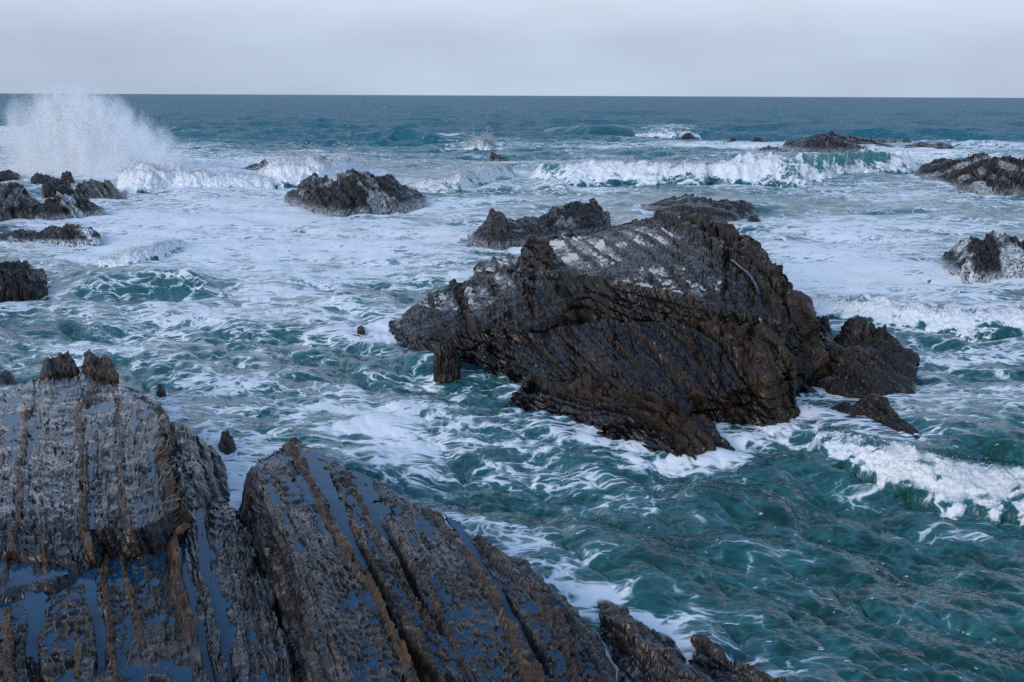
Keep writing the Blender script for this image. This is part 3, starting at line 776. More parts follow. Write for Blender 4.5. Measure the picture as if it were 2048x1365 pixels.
# ================================================================== 2. the great outcrop
S1 = Slab([(1050, 500, 1.3), (1110, 476, 1.45), (1190, 466, 1.7), (1268, 446, 2.1), (1325, 436, 2.5), (1400, 450, 2.75), (1480, 496, 2.75), (1545, 540, 2.6), (1588, 592, 2.3), (1582, 652, 1.9), (1440, 622, 2.2), (1330, 592, 2.4), (1200, 560, 2.5), (1120, 548, 2.35), (1060, 545, 2.0)],
    [G([(1080, 490), (1120, 520), (1150, 560)], 0.08, 0.08), G([(1122, 477), (1165, 515), (1219, 562)], 0.09, 0.10), G([(1150, 474), (1200, 512), (1265, 570)], 0.07, 0.08), G([(1182, 470), (1240, 512), (1320, 588)], 0.09, 0.10), G([(1215, 462), (1290, 512), (1380, 600)], 0.09, 0.11),
     G([(1245, 455), (1330, 510), (1440, 615)], 0.10, 0.13), G([(1275, 448), (1370, 505), (1490, 620)], 0.10, 0.11), G([(1300, 442), (1410, 505), (1530, 630)], 0.10, 0.13), G([(1322, 438), (1450, 510), (1560, 640)], 0.22, 0.3, seg=0.7), G([(1350, 438), (1490, 510), (1580, 620)], 0.3, 0.4, seg=0.6)],
    steep=3.0, deg=2, ragged=0.22, seed=31, wdip=0.55, ledge=0.16, lay=(0.08, 0.42), lamp=0.03, cell=0.05, cellsize=(0.20, 0.32), cellbias=0.45, rough=0.03, pool=-0.020, lbrown=0.9, bevel=-0.12, wet=0.12, blk=0.045, bw=0.14, bl=2.4)
S2 = Slab([(780, 640, 0.15), (835, 605, 0.5), (895, 565, 1.0), (1000, 540, 1.35), (1070, 545, 1.75), (1125, 552, 2.2), (1160, 590, 1.9), (1080, 640, 1.5), (1000, 650, 1.1), (900, 662, 0.7), (835, 672, 0.35)],
    [G([(860, 590), (880, 650)], 0.10, 0.10), G([(900, 565), (930, 620), (950, 660)], 0.13, 0.15), G([(960, 550), (1000, 600), (1010, 650)], 0.11, 0.12), G([(1010, 545), (1060, 600), (1080, 640)], 0.15, 0.18), G([(1060, 548), (1120, 600), (1140, 640)], 0.13, 0.15)],
    steep=2.2, deg=2, ragged=0.2, seed=32, wdip=0.55, ledge=0.16, lay=(0.07, 0.36), lamp=0.035, cell=0.05, cellsize=(0.28, 0.42), cellbias=0.2, rough=0.05, pool=-0.015, lbrown=0.8, wet=0.15, blk=0.05, bw=0.13, bl=1.8)
S3 = Slab([(945, 548, 0.25), (958, 520, 0.5), (1045, 505, 0.75), (1062, 540, 0.9)], [G([(960, 520), (970, 546)], 0.08, 0.08), G([(985, 515), (1000, 543)], 0.08, 0.1), G([(1015, 510), (1030, 543)], 0.08, 0.1)], steep=1.8, ragged=0.2, seed=33, lay=(0.1, 0.3), lamp=0.05, rough=0.07, lbrown=.7, pool=-0.02)
S4 = Slab([(930, 688, 0.35), (1000, 655, 0.9), (1040, 640, 1.15), (1150, 645, 1.45), (1300, 640, 1.75), (1430, 636, 1.95), (1560, 655, 1.95), (1588, 700, 1.65), (1575, 742, 1.1), (1530, 752, 1.1), (1480, 762, 0.95), (1440, 775, 0.7), (1350, 785, 0.7), (1200, 768, 0.7), (1080, 742, 0.5), (1000, 715, 0.35)],
    [G([(990, 670), (1040, 720)], 0.09, 0.10), G([(1043, 648), (1065, 696), (1144, 753)], 0.14, 0.2), G([(1090, 650), (1130, 700), (1180, 755)], 0.08, 0.08), G([(1135, 655), (1160, 690), (1230, 755)], 0.11, 0.12), G([(1200, 648), (1240, 690), (1300, 765)], 0.08, 0.09), G([(1267, 648), (1324, 705), (1390, 780)], 0.16, 0.22),
     G([(1330, 645), (1390, 710), (1440, 780)], 0.12, 0.14), G([(1390, 640), (1465, 700), (1522, 766)], 0.28, 0.25, seg=1.0), G([(1450, 645), (1530, 700), (1560, 760)], 0.25, 0.22, seg=.9), G([(1530, 655), (1575, 720)], 0.2, 0.15)],
    steep=3.5, deg=2, ragged=0.16, seed=34, wdip=0.55, ledge=0.16, lay=(0.06, 0.34), lamp=0.06, rough=0.04, lbrown=0.75, dip=0.6, cell=0.03, cellsize=(0.22, 0.3), cellbias=-0.3, pool=-0.03, wet=0.5, blk=0.05, bw=0.12, bl=2.2)
S5 = Slab([(1030, 768, 0.35), (1060, 756, 0.5), (1150, 765, 0.55), (1230, 778, 0.7), (1320, 776, 0.95), (1356, 790, 0.85), (1362, 830, 0.5), (1440, 862, 0.25), (1400, 880, 0.12), (1350, 890, 0.1), (1290, 858, 0.25), (1200, 825, 0.35), (1100, 800, 0.3)],
    [G([(1060, 760), (1200, 800), (1340, 870)], 0.16, 0.25), G([(1150, 765), (1250, 800), (1350, 850)], 0.15, 0.25), G([(1240, 778), (1320, 800), (1430, 860)], 0.16, 0.25)],
    steep=1.8, deg=2, ragged=0.25, seed=35, lay=(0.08, 0.3), lamp=0.08, rough=0.14, lbrown=0.6, bevel=0.2, blk=0.11, bw=0.15, bl=0.9)

T_M = tag(empty('rock_outcrop', at(1250, 720, 0)), 'great dark tilted outcrop with parallel brown ridges and white-shining wet film in mid picture', 'rock outcrop')
def bedpart(name):
    o = empty(name, T_M.location); o.parent = T_M; o.matrix_parent_inverse = Matrix.Translation(T_M.location).inverted()
    return o
def film_mask(V):
    u, v = proj(V[:, 0], V[:, 1], V[:, 2]); m = np.zeros(len(V), bool)
    for (a, b, ra, rb) in [(1170, 508, 75, 34), (1330, 572, 120, 34), (1310, 470, 60, 20), (925, 592, 75, 26), (1035, 552, 55, 22), (1010, 680, 60, 24), (1000, 525, 60, 25), (1120, 705, 90, 22), (1500, 640, 70, 16)]:
        m |= ((u - a) / ra) ** 2 + ((v - b) / rb) ** 2 + 0.8 * n2(V[:, 0] * 0.9, V[:, 1] * 0.9, 557) < 1
    return m
VM = outcrop([S1, S2, S3, S4, S5], [T_M] * 5, 600, 430, ROCK_MAIN, phi=(R(-9), R(19.5)), rr=(21.0, 54.0), pool_mat=POOL_SHEET, pool_group='the hollows of the great outcrop', pool_min=120, big_pools=10, pool_mask=film_mask)

# ================================================================== 3. crags and boulders standing in the water
def swept(top, base, depth, ncol, nprof, prof, sink=0.5, back=1.0, z0=0.0):
    """a body whose outline against the sea is TOP and whose waterline is BASE (photo pixels), with real depth behind it"""
    top = np.array(top, float); base = np.array(base, float)
    u = np.linspace(top[0, 0], top[-1, 0], ncol)
    vt = np.interp(u, top[:, 0], top[:, 1]); vb = np.interp(u, base[:, 0], base[:, 1])
    q = P(u, vb, np.full(ncol, z0)); rb = np.hypot(q[:, 0], q[:, 1]); d = q[:, :2] / rb[:, None]
    dep = depth * np.ones(ncol)
    zc = z_at(u, vt, rb + dep) - z0
    zc = np.maximum(zc, 0.02)
    env = np.clip(zc / (np.max(zc) * 0.5), 0.15, 1)
    dep = dep * (0.35 + 0.65 * env)
    zc = np.maximum(z_at(u, vt, rb + dep) - z0, 0.02)
    w = np.linspace(-1, 1, nprof)           # -1 front under water, 0 crest, 1 back
    rad, hz = prof(w)
    r = rb[None] + dep[None] * np.where(w[:, None] <= 0, rad[:, None], rad[:, None] * back + (1 - back))
    z = z0 + zc[None] * np.maximum(hz[:, None], 0) + np.minimum(hz[:, None], 0) * sink
    V = np.stack([r * d[:, 0][None], r * d[:, 1][None], z], -1).reshape(-1, 3)
    return V, u, w, zc

def prof_rock(bulge=0.55):
    def f(w):
        a = np.clip(w + 1, 0, 1)             # 0..1 on the front
        rad = np.where(w <= 0, -0.25 + 1.25 * np.maximum(a - 0.12, 0) / 0.88, 1 + 1.3 * np.maximum(w, 0))
        hz = np.where(w <= 0, np.where(a < 0.12, -1 + a / 0.12, np.power(np.clip((a - 0.12) / 0.88, 0, 1), bulge)), 1 - np.power(np.clip(w, 0, 1), 1.6) * 1.8)
        return rad, hz
    return f

def crag(name, label, top, base, depth, ncol=90, nprof=60, seed=1, rough=0.25, strata=0.10, sdir=0.6, lay=(0.1, 0.5), bulge=0.55, mat=None, brown=0.5, foam=0.0, foam_u=None, parts=False, group=None, parent=None, jag=0.07, cat='rock', z0=0.0, wet=0.2):
    V, u, w, zc = swept(top, base, depth, ncol, nprof, prof_rock(bulge), z0=z0)
    hmax = zc.max()
    N = grid_normals(V, nprof, ncol)
    N = blur(blur(N.reshape(nprof, ncol, 3), 5, 0), 5, 1).reshape(-1, 3); N /= np.linalg.norm(N, axis=1, keepdims=True) + 1e-9
    if N[:, 2].mean() < 0: N = -N
    x, y, z = V.T
    f = 1.0 / max(0.35, hmax)
    s = x * math.cos(sdir) + y * math.sin(sdir) + 0.35 * z
    lx, ly = layer_table(seed + 3, *lay)
    l = np.interp(np.mod(s + 0.12 * n3(x * f, y * f, z * f, seed + 2) + 200, 79), lx, ly)
    big = fbm3(x * f * 1.3, y * f * 1.3, z * f * 1.3, 4, seed)
    rg = ridged3(x * f * 2.2, y * f * 2.2, z * f * 2.2, 4, seed + 9)
    env = np.tile(np.clip(zc / hmax, 0.12, 1), nprof)
    D = env * hmax * (rough * big * 0.8 + rough * 0.5 * (rg - 0.5)) + env * strata * l + 0.03 * hmax * fbm3(x * f * 9, y * f * 9, z * f * 9, 3, seed + 15)
    tt_ = -x * math.sin(sdir) + y * math.cos(sdir)
    q1, q2, c1 = worley(s / (0.22 * hmax), (z * 1.2 + 0.6 * tt_) / (0.5 * hmax), seed + 40, 0.9)
    q3, q4, c2 = worley(s / (0.075 * hmax), (z * 1.2 + 0.6 * tt_) / (0.2 * hmax), seed + 41, 0.9)
    D = D + env * hmax * (0.13 * (c1 - 0.5) - 0.05 * np.exp(-((q2 - q1) / 0.06) ** 2) + 0.06 * (c2 - 0.5))
    V = V + N * D[:, None]
    # jagged crest
    cr = np.exp(-(np.repeat(w, ncol) / 0.16) ** 2)
    sx = np.tile(x.reshape(nprof, ncol)[nprof // 2], nprof)
    V[:, 2] += env * cr * jag * hmax * (np.floor(2.5 * (n2(sx * f * 7, sx * 0, seed + 21) + 1)) / 2.5 - 0.8 + 0.5 * n2(sx * f * 19, sx * 0, seed + 22))
    nn = grid_normals(V, nprof, ncol)
    if nn[:, 2].mean() < 0: nn = -nn
    br = np.clip(brown * (0.5 + 0.8 * sstep(0.2, 0.9, l) + 0.5 * cr), 0, 1)
    fo = np.zeros(len(V))
    if foam > 0:
        fo = foam * 1.3 * sstep(0.35, 0.75, n2(s * 1.1, z * 0.3, seed + 30) + 0.6 * n3(x * 2, y * 2, z * 1.2, seed + 31)) * (np.repeat(w, ncol) < 0.15)
        fo = np.maximum(fo, foam * sstep(0.25, 0.0, V[:, 2] / hmax))
    zz = V[:, 2]
    m = (np.abs(zz) < 0.2 * hmax) & (np.repeat(w, ncol) < 0) & (z0 == 0)
    WATERLINE.append(V[np.nonzero(m)[0][::4], :2])
    F = grid_faces(nprof, ncol)
    k = ncol // 2
    o = make_mesh(name, V, F, mat or ROCK_FAR, dict(brown=br, tan=np.zeros(len(V)), foam=fo, wet=np.maximum(wet, 0.7 * sstep(0.3 * hmax, 0.05 * hmax, V[:, 2] - z0) * (z0 == 0))), parent, None, False)
    if parent is None: tag(o, label, cat, group)
    return o

# on and around the great outcrop
crag('rock_pinnacle', 'square dark rock block standing up on the great outcrop\'s back edge', [(1040, 525), (1043, 488), (1062, 482), (1088, 481), (1094, 500), (1120, 525), (1150, 548), (1156, 556)], [(1040, 548), (1090, 566), (1156, 562)], 0.9, z0=1.6, seed=101, rough=0.12, strata=0.10, mat=ROCK_MAIN, brown=0.7, bulge=0.3, sdir=0.2, jag=0.06)
crag('rock_stub', 'short upright brown stub at the great outcrop\'s near tip, ringed by water', [(866, 735), (872, 690), (880, 678), (905, 677), (915, 700), (922, 735)], [(866, 738), (895, 742), (922, 738)], 0.6, ncol=50, nprof=44, seed=102, rough=0.14, strata=0.05, mat=ROCK_MAIN, brown=0.7, bulge=0.35, sdir=0.0)
crag('rock_crag', 'knobbly grey rock with ribbed face just behind the great outcrop', [(935, 478), (955, 462), (975, 440), (985, 424), (1000, 421), (1012, 438), (1040, 436), (1090, 428), (1110, 412), (1150, 404), (1170, 408), (1185, 400), (1200, 410), (1203, 424), (1218, 428), (1221, 455)], [(935, 482), (1000, 488), (1070, 480), (1120, 470), (1221, 460)], 3.4, 150, 80, seed=103, rough=0.12, strata=0.10, sdir=0.15, lay=(0.15, 0.6), mat=ROCK_MAIN, brown=0.5, foam=0.25, bulge=0.45, jag=0.06)
crag('boulder', 'smaller angular boulder between the great outcrop and the dark dome boulder', [(1580, 668), (1598, 640), (1618, 630), (1650, 634), (1660, 655), (1667, 683)], [(1580, 690), (1630, 690), (1667, 690)], 0.9, 60, 50, seed=104, rough=0.15, strata=0.08, mat=ROCK_MAIN, brown=0.45, bulge=0.4)
crag('boulder', 'big dark domed boulder with serrated back beside the great outcrop', [(1660, 690), (1672, 665), (1690, 642), (1712, 640), (1745, 658), (1775, 672), (1800, 700), (1825, 710), (1837, 735), (1832, 752)], [(1660, 752), (1740, 765), (1832, 760)], 1.6, 100, 70, seed=105, rough=0.18, jag=0.14, strata=0.09, mat=ROCK_MAIN, brown=0.4, bulge=0.42, sdir=0.9, lay=(0.08, 0.3))
crag('boulder', 'broad rough grey boulder in front of the dark domed one', [(1574, 755), (1590, 715), (1605, 700), (1640, 692), (1670, 700), (1700, 700), (1730, 712), (1760, 738), (1800, 752), (1826, 762), (1830, 775)], [(1574, 758), (1620, 768), (1680, 788), (1760, 792), (1830, 782)], 1.0, 110, 64, seed=106, rough=0.22, strata=0.08, mat=ROCK_MAIN, brown=0.35, bulge=0.5, sdir=0.4, lay=(0.08, 0.3))
crag('boulder', 'low slanting rock above the breaking wave, tailing to the right', [(1690, 826), (1710, 805), (1735, 796), (1765, 798), (1778, 815), (1800, 838), (1825, 855), (1845, 870)], [(1690, 830), (1740, 842), (1800, 865), (1845, 880)], 0.5, 70, 44, seed=107, rough=0.2, strata=0.05, mat=ROCK_MAIN, brown=0.3)
crag('boulder', 'tiny brown square rock in foam below the slanting rock', [(1684, 842), (1690, 832), (1708, 828), (1716, 842)], [(1684, 846), (1716, 846)], 0.25, 26, 24, seed=108, rough=0.12, strata=0.02, mat=ROCK_MAIN, brown=0.7)
crag('boulder', 'thin brown rock finger right of the slanting rock\'s peak', [(1780, 828), (1795, 820), (1818, 817), (1822, 825)], [(1780, 832), (1822, 828)], 0.2, 26, 24, seed=109, rough=0.1, strata=0.02, mat=ROCK_MAIN, brown=0.6)
crag('boulder', 'dark wet fin at the foot of the front spur, behind a white eddy', [(1345, 832), (1370, 822), (1400, 834), (1425, 850), (1437, 868)], [(1345, 850), (1390, 872), (1437, 876)], 0.5, 50, 36, seed=110, rough=0.2, strata=0.05, mat=ROCK_MAIN, brown=0.4)
crag('boulder', 'low knobbly rock wedged against the great outcrop below the smaller angular boulder', [(1574, 748), (1590, 722), (1612, 711), (1634, 720), (1648, 752)], [(1574, 764), (1610, 772), (1648, 772)], 0.6, 56, 40, seed=171, rough=0.25, strata=0.08, mat=ROCK_MAIN, brown=0.35, jag=0.12)
crag('boulder', 'small spiky rock between the smaller angular boulder and the broad grey one', [(1606, 708), (1624, 690), (1646, 686), (1664, 706)], [(1606, 716), (1664, 716)], 0.5, 40, 34, seed=172, rough=0.25, strata=0.06, mat=ROCK_MAIN, brown=0.3, jag=0.14)
crag('boulder', 'dark wet foot rock at the near base of the broad grey boulder', [(1650, 775), (1668, 748), (1702, 744), (1730, 762), (1748, 788)], [(1650, 788), (1700, 798), (1748, 796)], 0.5, 56, 40, seed=173, rough=0.25, strata=0.08, mat=ROCK_MAIN, brown=0.25, jag=0.1)
crag('rock_ledge', 'thin low ledge left of the slanting rock, half under white water', [(1655, 818), (1688, 806), (1722, 812), (1748, 834)], [(1655, 824), (1700, 836), (1748, 842)], 0.4, 50, 32, seed=174, rough=0.2, strata=0.05, mat=ROCK_MAIN, brown=0.25)
# knobs at the far edge of the near ledge
crag('jagged_rock', 'jagged dark knob at the near ledge\'s far end, the wider of two', [(80, 748), (98, 712), (112, 716), (122, 702), (140, 706), (152, 722), (160, 742)], [(80, 756), (120, 752), (160, 750)], 0.6, 60, 46, z0=1.2, seed=111, rough=0.16, strata=0.06, mat=ROCK_FG, brown=0.4, bulge=0.3)
crag('jagged_rock', 'pointed brown knob right of the wider jagged one', [(166, 736), (176, 708), (184, 700), (194, 716), (206, 720), (212, 708), (222, 712), (232, 735), (238, 748)], [(166, 746), (200, 752), (238, 760)], 0.5, 60, 46, z0=1.2, seed=112, rough=0.14, strata=0.05, mat=ROCK_FG, brown=0.6, bulge=0.3)
crag('boulder', 'small dark rock in swirling water by the near ledge at the left edge', [(-30, 758), (0, 746), (15, 738), (28, 750), (38, 765)], [(-30, 768), (38, 770)], 0.5, 40, 34, seed=113, rough=0.2, strata=0.05, mat=ROCK_FG, brown=0.3)
crag('boulder', 'small upright rock off the near ledge in the inlet mouth', [(438, 890), (448, 866), (456, 862), (468, 872), (474, 900)], [(438, 905), (455, 912), (474, 908)], 0.4, 40, 36, seed=114, rough=0.2, strata=0.05, mat=ROCK_FG, brown=0.2)
crag('boulder', 'tiny wet nub off the right shoulder of the near ledge', [(312, 780), (318, 764), (326, 768), (332, 782)], [(312, 785), (332, 786)], 0.25, 24, 22, seed=115, rough=0.15, strata=0.03, mat=ROCK_FG, brown=0.2)
crag('rock_fin', 'dark rounded fin at the big slab\'s outer tip facing the sea', [(566, 905), (574, 888), (590, 880), (606, 886), (630, 905), (660, 928), (690, 948)], [(566, 912), (620, 935), (690, 965)], 0.35, 60, 36, z0=0.75, seed=116, rough=0.15, strata=0.04, mat=ROCK_FG, brown=0.2)
crag('boulder', 'lone tiny rock awash in the open water left of the great outcrop', [(714, 657), (722, 652), (730, 657)], [(714, 660), (730, 660)], 0.3, 16, 16, seed=117, rough=0.1, strata=0.02)
# middle distance
crag('rock_crag', 'ribbed rock hump with white water pouring down, in foam left of centre', [(568, 398), (575, 382), (595, 380), (605, 362), (632, 346), (648, 356), (675, 360), (700, 344), (730, 342), (760, 348), (790, 352), (805, 370), (830, 380), (852, 396)], [(568, 404), (620, 418), (680, 428), (750, 418), (852, 410)], 5.0, 150, 84, seed=120, rough=0.10, strata=0.16, sdir=0.35, lay=(0.2, 0.8), brown=0.55, foam=0.4, bulge=0.5, jag=0.06)
crag('rock_crag', 'low whale-backed dark rock behind the great outcrop, right of centre', [(1282, 414), (1310, 406), (1340, 396), (1378, 390), (1400, 397), (1430, 404), (1450, 399), (1480, 402), (1502, 410), (1512, 424)], [(1282, 416), (1350, 428), (1420, 440), (1470, 440), (1512, 430)], 4.0, 120, 64, seed=121, rough=0.16, strata=0.12, sdir=0.7, brown=0.4, foam=0.15)
crag('boulder', 'small round rock with falling water at the whale-backed rock\'s right foot', [(1494, 442), (1500, 432), (1512, 431), (1522, 443)], [(1494, 446), (1522, 446)], 0.8, 26, 24, seed=122, rough=0.12, strata=0.05, foam=0.5)
crag('rock_crag', 'steep dark rock under cascading foam at the right edge of the bay', [(1878, 520), (1895, 500), (1920, 478), (1960, 466), (1990, 466), (2030, 474), (2080, 470), (2140, 500)], [(1878, 530), (1930, 552), (2000, 552), (2140, 545)], 3.0, 130, 80, seed=123, rough=0.2, strata=0.12, sdir=-0.4, brown=0.35, foam=0.6)
crag('rock_crag', 'wide craggy black rock at the right edge where the long breaker ends', [(1826, 348), (1845, 330), (1880, 322), (1925, 318), (1958, 315), (1990, 322), (2048, 322), (2120, 318), (2180, 345)], [(1826, 352), (1890, 366), (1960, 384), (2048, 386), (2180, 380)], 8.0, 150, 80, seed=124, rough=0.2, strata=0.3, sdir=0.5, lay=(0.3, 1.2), brown=0.25, foam=0.35)
crag('rock_crag', 'long brown rock island far out beyond the breaker, highest of its chain', [(1560, 296), (1575, 282), (1610, 278), (1630, 270), (1660, 266), (1690, 274), (1740, 282), (1770, 290), (1800, 296)], [(1560, 299), (1680, 301), (1800, 299)], 12.0, 110, 50, seed=125, rough=0.2, strata=0.3, sdir=0.5, lay=(0.5, 1.8), brown=0.35, foam=0.3)
crag('rock_reef', 'low dark reef just left of the far rock island', [(1515, 300), (1535, 293), (1555, 296), (1582, 303)], [(1515, 303), (1582, 305)], 5.0, 50, 30, seed=126, rough=0.2, strata=0.15, brown=0.3)
crag('rock_reef', 'low reef chain trailing right from the far rock island', [(1810, 292), (1840, 286), (1865, 290), (1880, 286), (1905, 292)], [(1810, 295), (1905, 294)], 6.0, 60, 30, seed=127, rough=0.2, strata=0.2, brown=0.3)
crag('rock_reef', 'thin distant reef line behind the far rock island', [(1740, 283), (1790, 279), (1830, 283)], [(1740, 285), (1830, 284.5)], 8.0, 50, 24, seed=128, rough=0.2, strata=0.2, brown=0.3)
for i, (u0, v0, wd, ht, lb) in enumerate([(1376, 274, 28, 9, 'small far rock where the green swell breaks'), (1466, 282, 18, 7, 'tiny far rock midway between green swell and island'), (1516, 281, 30, 7, 'tiny flat far rock left of the far island chain'), (292, 291, 30, 9, 'far awash rock right of the tall splash'),
        (645, 321, 26, 9, 'small dark knob behind the white surge, upper of the pair'), (664, 323, 12, 5, 'tiny knob right beside the knob in the white surge'), (360, 382, 14, 7, 'small dark fin in foam at the splash\'s foot')]):
    crag('far_rock', lb, [(u0 - wd / 2, v0), (u0 - wd * .2, v0 - ht), (u0 + wd * .2, v0 - ht * .8), (u0 + wd / 2, v0)], [(u0 - wd / 2, v0 + 2), (u0 + wd / 2, v0 + 2)], 2.5, 28, 22, seed=130 + i, rough=0.25, strata=0.1, brown=0.4)
crag('rock_fin', 'dark slanting fin rock just behind the long breaker', [(978, 318), (983, 305), (992, 307), (1005, 314), (1022, 323)], [(978, 322), (1022, 325)], 2.5, 36, 28, seed=140, rough=0.15, strata=0.1, brown=0.2)
crag('rock_reef', 'low jagged reef in the surf left of the ribbed hump', [(484, 338), (500, 330), (520, 328), (530, 319), (542, 330), (548, 338)], [(484, 341), (548, 341)], 2.5, 44, 28, seed=141, rough=0.25, strata=0.1, brown=0.4)
# left shore rocks
crag('rock_crag', 'big brown-edged rock at the left edge below the splash', [(-90, 400), (-30, 372), (30, 364), (55, 362), (62, 380), (78, 398), (100, 412), (125, 428)], [(-90, 452), (0, 441), (60, 436), (125, 436)], 3.0, 120, 70, seed=150, rough=0.15, strata=0.25, sdir=0.1, lay=(0.3, 1.0), brown=0.8, foam=0.2, bulge=0.4)
crag('rock_crag', 'low sloping wet rock running right from the brown-edged one', [(70, 425), (90, 405), (120, 395), (150, 392), (180, 402), (210, 418)], [(70, 438), (140, 432), (210, 424)], 2.0, 80, 50, seed=151, rough=0.25, strata=0.2, brown=0.3, foam=0.6)
crag('boulder', 'smooth blue-grey boulder block in the rocks under the splash', [(84, 384), (90, 364), (110, 360), (140, 362), (148, 380)], [(84, 392), (148, 390)], 2.2, 60, 46, seed=152, rough=0.1, strata=0.1, brown=0.2, bulge=0.35)
crag('boulder', 'round brown boulder poking up against the splash foam', [(120, 360), (126, 346), (135, 341), (145, 346), (150, 364)], [(120, 366), (150, 368)], 1.4, 44, 36, seed=153, rough=0.06, strata=0.04, brown=0.5, bulge=0.35, jag=0.03)
crag('boulder', 'low flat rock left of the round boulder under the splash', [(62, 358), (75, 346), (95, 350), (118, 356), (124, 366)], [(62, 368), (124, 370)], 2.0, 50, 36, seed=154, rough=0.15, strata=0.12, brown=0.4)
crag('rock_crag', 'striped blue-grey sloping rock tapering into foam, right of the round boulder', [(150, 382), (158, 364), (185, 358), (212, 362), (228, 370), (240, 386), (252, 392)], [(150, 394), (200, 394), (252, 394)], 2.2, 80, 46, seed=155, rough=0.15, strata=0.2, sdir=0.5, brown=0.2, foam=0.15)
crag('boulder', 'dark rock at the left edge behind the brown-edged one', [(-60, 348), (0, 340), (25, 341), (40, 350)], [(-60, 362), (40, 358)], 2.5, 50, 36, seed=156, rough=0.15, strata=0.1, brown=0.3)
crag('rock_reef', 'jagged reef at the left edge behind the splash', [(-40, 304), (0, 296), (15, 293), (30, 296), (44, 302)], [(-40, 313), (44, 308)], 3.0, 50, 30, seed=157, rough=0.25, strata=0.15, brown=0.4, foam=0.5)
crag('rock_reef', 'long low brown reef streaming with foam at the left edge', [(-60, 478), (0, 468), (40, 460), (80, 464), (100, 456), (140, 452), (170, 456), (185, 452), (202, 470)], [(-60, 486), (100, 482), (160, 482), (202, 480)], 1.6, 120, 44, seed=158, rough=0.3, strata=0.12, brown=0.7, foam=0.8)
crag('boulder', 'blocky brown boulder at the left edge below the foaming reef', [(-80, 540), (-30, 524), (30, 520), (64, 517), (74, 535), (90, 540), (101, 556), (96, 575)], [(-80, 606), (0, 600), (60, 590), (96, 580)], 1.6, 100, 64, seed=159, rough=0.14, strata=0.08, brown=0.8, bulge=0.35)

exec_after = None
# ================================================================== 4. the sea
def ocean_tile(L, N, lmin, lmax, wdir, spread, seed, rms, power=4.0):
    r = np.random.default_rng(seed)
    k1 = np.fft.fftfreq(N, L / N) * 2 * np.pi
    KX, KY = np.meshgrid(k1, k1)
    K = np.hypot(KX, KY); K[0, 0] = 1e-9
    c = (KX * wdir[0] + KY * wdir[1]) / K
    S = K ** (-power) * np.abs(c) ** spread
    S *= np.exp(-(K * lmin / (2 * np.pi)) ** 2 * 0.5) * np.exp(-(2 * np.pi / (K * lmax)) ** 4)
    S[0, 0] = 0
    H = np.sqrt(S) * (r.normal(size=(N, N)) + 1j * r.normal(size=(N, N)))
    h = np.fft.ifft2(H).real; sc = rms / h.std()
    dx = np.fft.ifft2(1j * KX / K * H).real * sc; dy = np.fft.ifft2(1j * KY / K * H).real * sc
    return L, np.stack([h * sc, dx, dy], -1)

def samp(tile, x, y, rot=0.0):
    L, A = tile; N = A.shape[0]
    c, s = math.cos(rot), math.sin(rot)
    u = (c * x + s * y) / L * N; v = (-s * x + c * y) / L * N
    i = np.floor(u).astype(np.int64); j = np.floor(v).astype(np.int64)
    fu = (u - i)[:, None]; fv = (v - j)[:, None]
    i0 = i % N; i1 = (i + 1) % N; j0 = j % N; j1 = (j + 1) % N
    o = (A[j0, i0] * (1 - fu) + A[j0, i1] * fu) * (1 - fv) + (A[j1, i0] * (1 - fu) + A[j1, i1] * fu) * fv
    return o[:, 0], c * o[:, 1] - s * o[:, 2], s * o[:, 1] + c * o[:, 2]

WD = (-0.5, -0.87)
T1 = ocean_tile(520, 512, 9, 70, WD, 4, 1, 0.38)
T2 = ocean_tile(64, 512, 0.7, 13, WD, 1.6, 2, 0.16, 3.7)
T3 = ocean_tile(15, 512, 0.10, 2.2, WD, 2.5, 3, 0.048, 3.6)

vrow = np.concatenate([np.arange(1620, 320, -2.6), np.arange(320, 206, -1.0), np.arange(206, 193, -0.5), 191.5 + np.geomspace(1.4, 0.12, 8)])
dep_r = CAM_H / np.tan(PITCH + np.arctan((vrow - 682.5) / FPX))
ph = np.concatenate([np.linspace(R(-52), R(-30), 40)[:-1], np.linspace(R(-30), R(30), 800), np.linspace(R(30), R(52), 40)[1:]])
nr, nc = len(dep_r), len(ph)
X = (dep_r[:, None] * np.sin(ph)[None]).ravel(); Y = (dep_r[:, None] * np.cos(ph)[None]).ravel()
RAD = np.repeat(dep_r, nc)
U0, V0 = proj(X, Y, np.zeros_like(X))

# swells that stand in the bay, as (photo pixels along the crest), height, length
SWELLS = [([(90, 590), (170, 566), (290, 560), (400, 566), (470, 590)], 0.55, 2.2), ([(1560, 880), (1700, 872), (1850, 905), (2048, 930), (2200, 940)], 0.25, 1.0),
          ([(1560, 612), (1700, 602), (1850, 615), (2048, 620), (2200, 620)], 0.3, 1.2), ([(1820, 905), (1930, 890), (2048, 900), (2180, 915)], 0.35, 1.2), ([(560, 290), (620, 284), (700, 288)], 1.2, 5.0), ([(740, 284), (800, 276), (900, 282)], 1.0, 5.0),
          ([(250, 720), (310, 716), (400, 724)], 0.3, 1.3), ([(1330, 1000), (1500, 985), (1620, 1010)], 0.3, 1.2), ([(960, 380), (1060, 372), (1160, 385)], 0.7, 3.0), ([(0, 205), (60, 203), (120, 208)], 2.5, 30.0), ([(640, 600), (740, 595), (800, 602)], 0.3, 1.4)]
swell = np.zeros_like(X)
